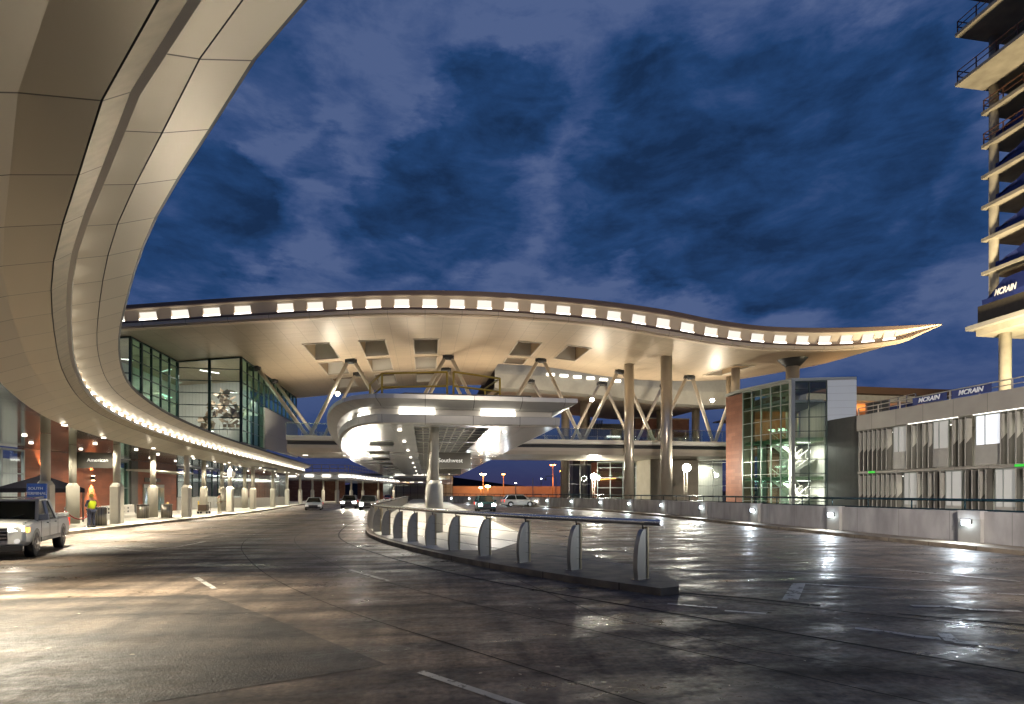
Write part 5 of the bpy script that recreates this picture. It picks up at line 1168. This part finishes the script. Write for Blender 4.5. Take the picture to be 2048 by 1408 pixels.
# ------------------------------------------------------------ vehicles
def paintm(name, c, metal=.2): 
    m = mat(name, c, .28, metal); m.node_tree.nodes['Principled BSDF'].inputs['Coat Weight'].default_value = .6; return m
M['cglass'] = mat('car_glass', (.012, .018, .018), .06, 0, .8)
def vehicle(kind, name, x, y, rz, label, cat, paint, lit=None, hs=1.0, rail=False):
    o = empty(name, (0, 0, 0), 0, label, cat)
    # local axes while building: front faces -Y, origin under the front bumper centre
    if kind == 'pickup':
        L_, hw, hoodz, belt, roofz = 5.3, .93, 1.12, 1.10, 1.78
        body = [(0, .80, .45, .98), (.10, .88, .40, 1.06), (.5, .92, .38, 1.10), (1.35, .93, .38, 1.15), (3.55, .93, .38, 1.13), (3.6, .93, .38, 1.13), (5.2, .93, .42, 1.15), (5.3, .90, .48, 1.12)]
        cab = (1.25, 2.05, 3.25, 3.55, .70); wx = (.92, 4.25); wr = .40
    elif kind == 'suv':
        L_, hw, belt, roofz = 4.6, .92, 1.05, 1.68
        body = [(0, .76, .35, .80), (.12, .86, .28, .95), (1.1, .91, .25, 1.05), (3.9, .92, .25, 1.05), (4.5, .90, .3, 1.05), (4.6, .84, .4, .95)]
        cab = (1.0, 1.75, 3.9, 4.45, .66); wx = (.88, 3.65); wr = .36
    else:
        L_, hw, belt, roofz = 4.7, .90, .88, 1.44
        body = [(0, .70, .28, .60), (.12, .82, .22, .70), (.6, .88, .2, .80), (1.3, .90, .2, .90), (3.6, .90, .2, .93), (4.5, .88, .25, .95), (4.7, .80, .35, .85)]
        cab = (1.15, 2.0, 3.2, 4.0, .58); wx = (.88, 3.7); wr = .33
    rows = []
    for yy, w, zl, zt in body:
        rows.append([(-w * .9, yy, zl), (-w, yy, zl + .12), (-w * 1.01, yy, (zl + zt) / 2 + .08), (-w * .97, yy, zt - .08), (-w * .86, yy, zt), (0, yy, zt + .03), (w * .86, yy, zt), (w * .97, yy, zt - .08), (w * 1.01, yy, (zl + zt) / 2 + .08), (w, yy, zl + .12), (w * .9, yy, zl)])
    q = MB(); q.strip(rows, closed=True, smooth=False); q.face(rows[0]); q.face(rows[-1][::-1])
    B = q.build('body', paint, o, weld=True); bv = B.modifiers.new('bevel', 'BEVEL'); bv.width = .03; bv.segments = 2; bv.angle_limit = radians(35)
    y1, y2, y3, y4, tw = cab; bw = hw * .93; zb = belt + .0
    c = {'a': (-bw, y1, zb), 'b': (bw, y1, zb), 'c': (bw, y4, zb), 'd': (-bw, y4, zb), 'e': (-tw, y2, roofz - .04), 'f': (tw, y2, roofz - .04), 'g': (tw, y3, roofz - .04), 'h': (-tw, y3, roofz - .04)}
    q = MB()
    for k in ('abfe', 'bcgf', 'cdhg', 'daeh'): q.face([c[i] for i in k])
    q.build('windows', M['cglass'], o)
    q = MB()
    for a, b in ('ae', 'bf', 'cg', 'dh'): q.bar(c[a], c[b], .09, .07)
    for s in (-1, 1):
        f = .5; xb, xt = s * (bw + .005), s * (tw + .005); q.bar((xb, (y1 + y4) / 2 + .1, zb), (xt, (y2 + y3) / 2 + .1, roofz - .04), .09, .05)
    q.prism([(-tw - .03, y2 - .03), (tw + .03, y2 - .03), (tw + .03, y3 + .03), (-tw - .03, y3 + .03)], roofz - .06, roofz)
    q.build('roof', paint, o)
    for sx in (-1, 1):
        for wy in wx:
            w = MB(); xo = sx * (hw + .01); w.tube([(xo - sx * .24, wy, wr), (xo - sx * .02, wy, wr), (xo, wy, wr)], [wr, wr, wr * .93], 24); W_ = w.build('wheel', M['tyre'], o)
            w = MB(); w.tube([(xo, wy, wr), (xo + sx * .012, wy, wr)], wr * .62, 20)
            for k in range(6): a = k * pi / 3; w.bar((xo + sx * .02, wy, wr), (xo + sx * .02, wy + cos(a) * wr * .6, wr + sin(a) * wr * .6), .06, .03, up=(1, 0, 0))
            w.build('rim', M['stainless'], W_)
            w = MB()
            for k in range(9):
                a0 = pi * k / 9; a1 = pi * (k + 1) / 9; R = wr * 1.22
                w.face([(xo + sx * .006, wy + cos(a0) * wr * .9, wr + sin(a0) * wr * .9), (xo + sx * .006, wy + cos(a1) * wr * .9, wr + sin(a1) * wr * .9), (xo + sx * .006, wy + cos(a1) * R, wr + sin(a1) * R), (xo + sx * .006, wy + cos(a0) * R, wr + sin(a0) * R)])
            w.build('wheel_arch', M['black'], o)
        zh = body[1][3] - .17
        q = MB(); q.hexa([(sx * .50, -.03, zh - .10 * hs), (sx * .84, .02, zh - .10 * hs), (sx * .86, .14, zh - .10 * hs), (sx * .50, .1, zh - .10 * hs), (sx * .50, -.01, zh + .10), (sx * .82, .05, zh + .10), (sx * .85, .16, zh + .10), (sx * .50, .1, zh + .10)])
        q.build('headlight', lit or M['litoff'], o)
        q = MB(); q.hexa([(sx * bw, y1 + .25, belt + .02), (sx * (bw + .24), y1 + .25, belt + .02), (sx * (bw + .22), y1 + .40, belt + .02), (sx * bw, y1 + .38, belt + .02), (sx * bw, y1 + .27, belt + .2), (sx * (bw + .22), y1 + .27, belt + .2), (sx * (bw + .2), y1 + .38, belt + .2), (sx * bw, y1 + .38, belt + .2)]); q.build('wing_mirror', paint, o)
        boxp('tail_light', M['e_tail'], o, (sx * hw * .97 - .05, L_ - .12, belt - .35), (sx * hw * .97 + .03, L_ + .015, belt - .05))
    if kind == 'pickup':
        one('cladding', M['black'], o, lambda q: [q.box((s * (hw * 1.0) - .02, .95 + wr * 1.25, .42), (s * (hw * 1.0) + .022, 4.25 - wr * 1.25, .56)) for s in (-1, 1)])
        for s in (-1, 1):
            one('turn_signal', mat('amber_lens', (.8, .35, .05), .3, emis=(1, .45, .08), es=2.5), o, lambda q: q.box((s * .86 - .03, .10, .80), (s * .93, .30, .94)))
            one('fog_lamp', M['litoff'], o, lambda q: q.tube([(s * .70, -.04, .55), (s * .70, .02, .55)], .07, 12))
        boxp('number_plate', M['finw'], o, (-.17, -.065, .42), (.17, -.05, .55)); one('wiper', M['black'], o, lambda q: [q.bar((x_, 1.33, 1.16), (x_ + .45, 1.5, 1.30), .02, .02) for x_ in (-.6, .05)])
        one('hood_crease', M['black'], o, lambda q: [q.bar((s * .80, .12, 1.075), (s * .84, 1.2, 1.165), .012, .012) for s in (-1, 1)])
    zg = body[1][3] - .2
    g = boxp('grille', M['black'], o, (-.48, -.02, zg - .28), (.48, .05, zg + .08)); one('grille_bar', M['stainless'], g, lambda q: [q.box((-.47, -.035, zg - .22 + .1 * k), (.47, -.021, zg - .19 + .1 * k)) for k in range(3)])
    boxp('bumper', M['black'], o, (-hw * .9, -.05, .26), (hw * .9, .1, .42))
    if kind == 'pickup':
        boxp('truck_bed', M['black'], o, (-hw * .82, 3.68, 1.12), (hw * .82, 5.15, 1.19))
        one('bed_rail', paint, o, lambda q: (q.box((-hw * .97, 3.6, 1.14), (-hw * .82, 5.25, 1.24)), q.box((hw * .82, 3.6, 1.14), (hw * .97, 5.25, 1.24)), q.box((-hw * .97, 5.2, 1.14), (hw * .97, 5.28, 1.24))))
        one('roof_rack', M['stainless'], o, lambda q: [q.tube([(s * .6, 2.1, roofz + .06), (s * .6, 3.2, roofz + .06)], .025, 6) for s in (-1, 1)] + [q.tube([(-.6, yy, roofz + .06), (.6, yy, roofz + .06)], .02, 6) for yy in (2.3, 3.0)])
        one('door_seam', M['black'], o, lambda q: [q.box((s * (hw * 1.012) - .003, yy, .55), (s * (hw * 1.012) + .003, yy + .015, 1.08)) for s in (-1, 1) for yy in (1.45, 2.45, 3.5)])
        for s in (-1, 1): boxp('door_handle', paint, o, (s * hw * 1.01 - .03, 2.2, .98), (s * hw * 1.01 + .03, 2.38, 1.02)); boxp('door_handle', paint, o, (s * hw * 1.01 - .03, 3.2, .98), (s * hw * 1.01 + .03, 3.38, 1.02))
    if lit:
        for sx in (-1, 1): lamp('SPOT', 'headlight_beam', o, (sx * .67, -.12, body[1][3] - .2), (90 if kind == 'pickup' else 700) * hs, (1, .9, .75), .08, (0, -1, -.06), 60, .8)
    o.location = (x, y, 0); o.rotation_euler = (0, 0, rz); return o
M['litoff'] = mat('headlight_glass', (.5, .5, .5), .1, .3, emis=(1, .95, .9), es=.5)
wht = paintm('white_car_paint', (.62, .62, .60)); slv = paintm('silver_car_paint', (.35, .35, .36), .6); tl = paintm('dark_teal_paint', (.02, .08, .09)); red = paintm('red_paint', (.4, .02, .02))
vehicle('pickup', 'pickup_truck', -12.62, 18.2, radians(19), 'white crew-cab pickup truck with one lit headlight at the left edge', 'pickup truck', wht, M['e_head'], .4)
vehicle('sedan', 'parked_car', -12.4, 64.5, radians(8), 'white sedan facing the camera on the left carriageway, left of the silver car', 'car', wht)
vehicle('suv', 'parked_car', -9.3, 70, radians(4), 'silver car behind and right of the white sedan', 'car', slv, M['e_head2'], .8)
vehicle('suv', 'oncoming_car', -6.2, 62, radians(3), 'oncoming car with dazzling headlights on the left carriageway', 'car', slv, M['e_head2'], 2.2)
vehicle('suv', 'oncoming_car', 2.6 + 3.6, 55, radians(0), 'dark teal car with two bright headlights, right of the island column', 'car', tl, M['e_head2'], 1.2)
vehicle('sedan', 'parked_car', -8.5, 128, radians(0), 'red car far away at the end of the left carriageway', 'car', red)
vehicle('suv', 'passing_car', 15.3, 76.5, radians(95), 'white car side on beside the far bend of the barrier wall', 'car', wht, M['e_head'], .6)

# ------------------------------------------------------------ people
def skin(name, verts, edges, rad, m, parent, sub=1, root=0):
    me = bpy.data.meshes.new(name); me.from_pydata(verts, edges, []); o = bpy.data.objects.new(name, me); COL.objects.link(o); o.parent = parent
    me.materials.append(m); mo = o.modifiers.new('skin', 'SKIN'); mo.use_smooth_shade = True
    for i, r in enumerate(rad): me.skin_vertices[0].data[i].radius = (r, r) if not isinstance(r, tuple) else r
    for i in range(len(verts)): me.skin_vertices[0].data[i].use_root = (i == root)
    s = o.modifiers.new('sub', 'SUBSURF'); s.levels = sub; s.render_levels = sub; return o
def person(x, y, rz, label, top, trousers, hair, vest=None, cap=None, s=1.0, lean=0, arms='fold'):
    p = empty('person', (x, y, .15), rz, label, 'person')
    V = []; E = []; R = []
    def a(v, r, par=None):
        V.append(v); R.append(r)
        if par is not None: E.append((par, len(V) - 1))
        return len(V) - 1
    pel = a((0, 0, .95), .13); wa = a((0, -.01, 1.10), .12, pel); ch = a((0, 0, 1.32), (.17, .13), wa); nk = a((0, 0, 1.47), .06, ch); hd = a((0, -.02, 1.57), .085, nk); ht = a((0, -.02, 1.68), .085, hd); a((0, -.01, 1.75), .05, ht)
    a((0, -.125, 1.61), .018, hd)
    for sx in (-1, 1):
        hp = a((sx * .1, 0, .88), .09, pel); kn = a((sx * .11, -.02, .5), .06, hp); an = a((sx * .12, .02, .09), .04, kn); a((sx * .13, -.14, .04), .035, an)
        sh = a((sx * .19, 0, 1.41), .06, ch)
        if arms == 'fold': el = a((sx * .25, -.04, 1.14), .045, sh); wr = a((sx * .10, -.27, 1.18), .03, el); d = (-sx * .6, -.5, .05)
        else: el = a((sx * .24, -.08, 1.14), .045, sh); wr = a((sx * .2, -.36, 1.05), .03, el); d = (0, -1, -.1)
        D = Vector(d).normalized(); pm = a(tuple(Vector(V[wr]) + D * .07), .032, wr)
        for k in range(5):
            o_ = Vector((0, 0, 1)) * (.024 * (k - 2)) if k < 4 else Vector((sx * .03, 0, .02)); b0 = Vector(V[pm]) + D * (.03 if k < 4 else -.02) + o_
            f = a(tuple(b0), .009, pm); f2 = a(tuple(b0 + D * .04), .008, f); a(tuple(b0 + D * (.065 + .004 * k) + Vector((0, .01, -.015))), .007, f2)
    b = skin('body', V, E, R, M['skin'], p)
    def sub(name, idx, grow, m):
        mp_ = {j: i for i, j in enumerate(idx)}
        return skin(name, [V[j] for j in idx], [(mp_[u], mp_[v]) for u, v in E if u in mp_ and v in mp_], [tuple(c + grow for c in R[j]) if isinstance(R[j], tuple) else R[j] + grow for j in idx], m, b)
    legs = [0]; arm = [1, 2]; feet = []
    # index bookkeeping: 8 trunk verts, then per side 4 leg + 3 arm + palm + 15 finger verts
    for k in range(2):
        base = 8 + k * 23; legs += [base, base + 1, base + 2]; arm += [base + 4, base + 5, base + 6]
    sub('trousers', legs, .022, trousers); sub('jacket', [0] + arm, .024, top)
    if vest: sub('vest', [0, 1, 2, 12, 35], .042, vest)
    for k in range(2):
        base = 8 + k * 23; f = MB(); c = V[base + 2]; f.tube([(c[0], .07, .045), (c[0], -.05, .05), (c[0], -.20, .035)], [.05, .055, .035], 10); f.build('shoe', M['black'], None).parent = b
    h = MB(); h.sphere((0, .0, 1.69), .112, 14, 8, 1.0); hh = h.build('hair' if not cap else 'cap', cap or hair, None); hh.parent = b
    if cap: q_ = MB(); q_.prism([(-.08, -.08), (.08, -.08), (.06, -.2), (-.06, -.2)], 1.665, 1.68); z_ = q_.build('brim', cap, None); z_.parent = b
    f = MB(); [f.sphere((sx * .032, -.098, 1.635), .012, 6, 4) for sx in (-1, 1)]; ey = f.build('eyes', M['black'], None); ey.parent = b
    return p
M['skin'] = mat('skin', (.36, .20, .13), .5)
navy = mat('navy_cloth', (.012, .015, .035), .8); hiv = mat('hi_vis_yellow', (.62, .70, .02), .6, emis=(.7, .8, .02), es=.12)
person(-17.35, 32.1, radians(-115), 'traffic guard in yellow hi-vis vest, cap and navy trousers standing by the steel bin', navy, navy, M['black'], vest=hiv, cap=mat('khaki_cap', (.45, .40, .10), .7))
pale = mat('pale_cloth', (.55, .50, .36), .8)
person(-18.0, 52.2, radians(150), 'person in pale clothes pushing a loaded luggage cart on the sidewalk', pale, pale, M['black'], arms='push')
ct = empty('luggage_cart', (-19.0, 51.6, .15), 0, 'low luggage cart with dark bags pushed by the person in pale clothes', 'luggage cart')
one('frame', M['stainless'], ct, lambda q: (q.box((-19.5, 51.2, .35), (-18.6, 52.0, .40)), q.tube([(-18.6, 51.3, .4), (-18.6, 51.3, 1.15), (-18.6, 51.9, 1.15), (-18.6, 51.9, .4)], .025, 8)))
for k, (dx, dy) in enumerate(((-19.4, 51.3), (-18.7, 51.3), (-19.4, 51.9), (-18.7, 51.9))): one('wheel', M['black'], ct, lambda q: q.tube([(dx, dy - .02, .26), (dx, dy + .02, .26)], .10, 10))
sc = boxp('suitcase', mat('brown_bag', (.06, .035, .02), .6), None, (-19.42, 51.25, .42), (-18.72, 51.92, .95)); tag(sc, 'dark brown suitcase lying on the luggage cart', 'suitcase'); bv = sc.modifiers.new('b', 'BEVEL'); bv.width = .06; bv.segments = 3
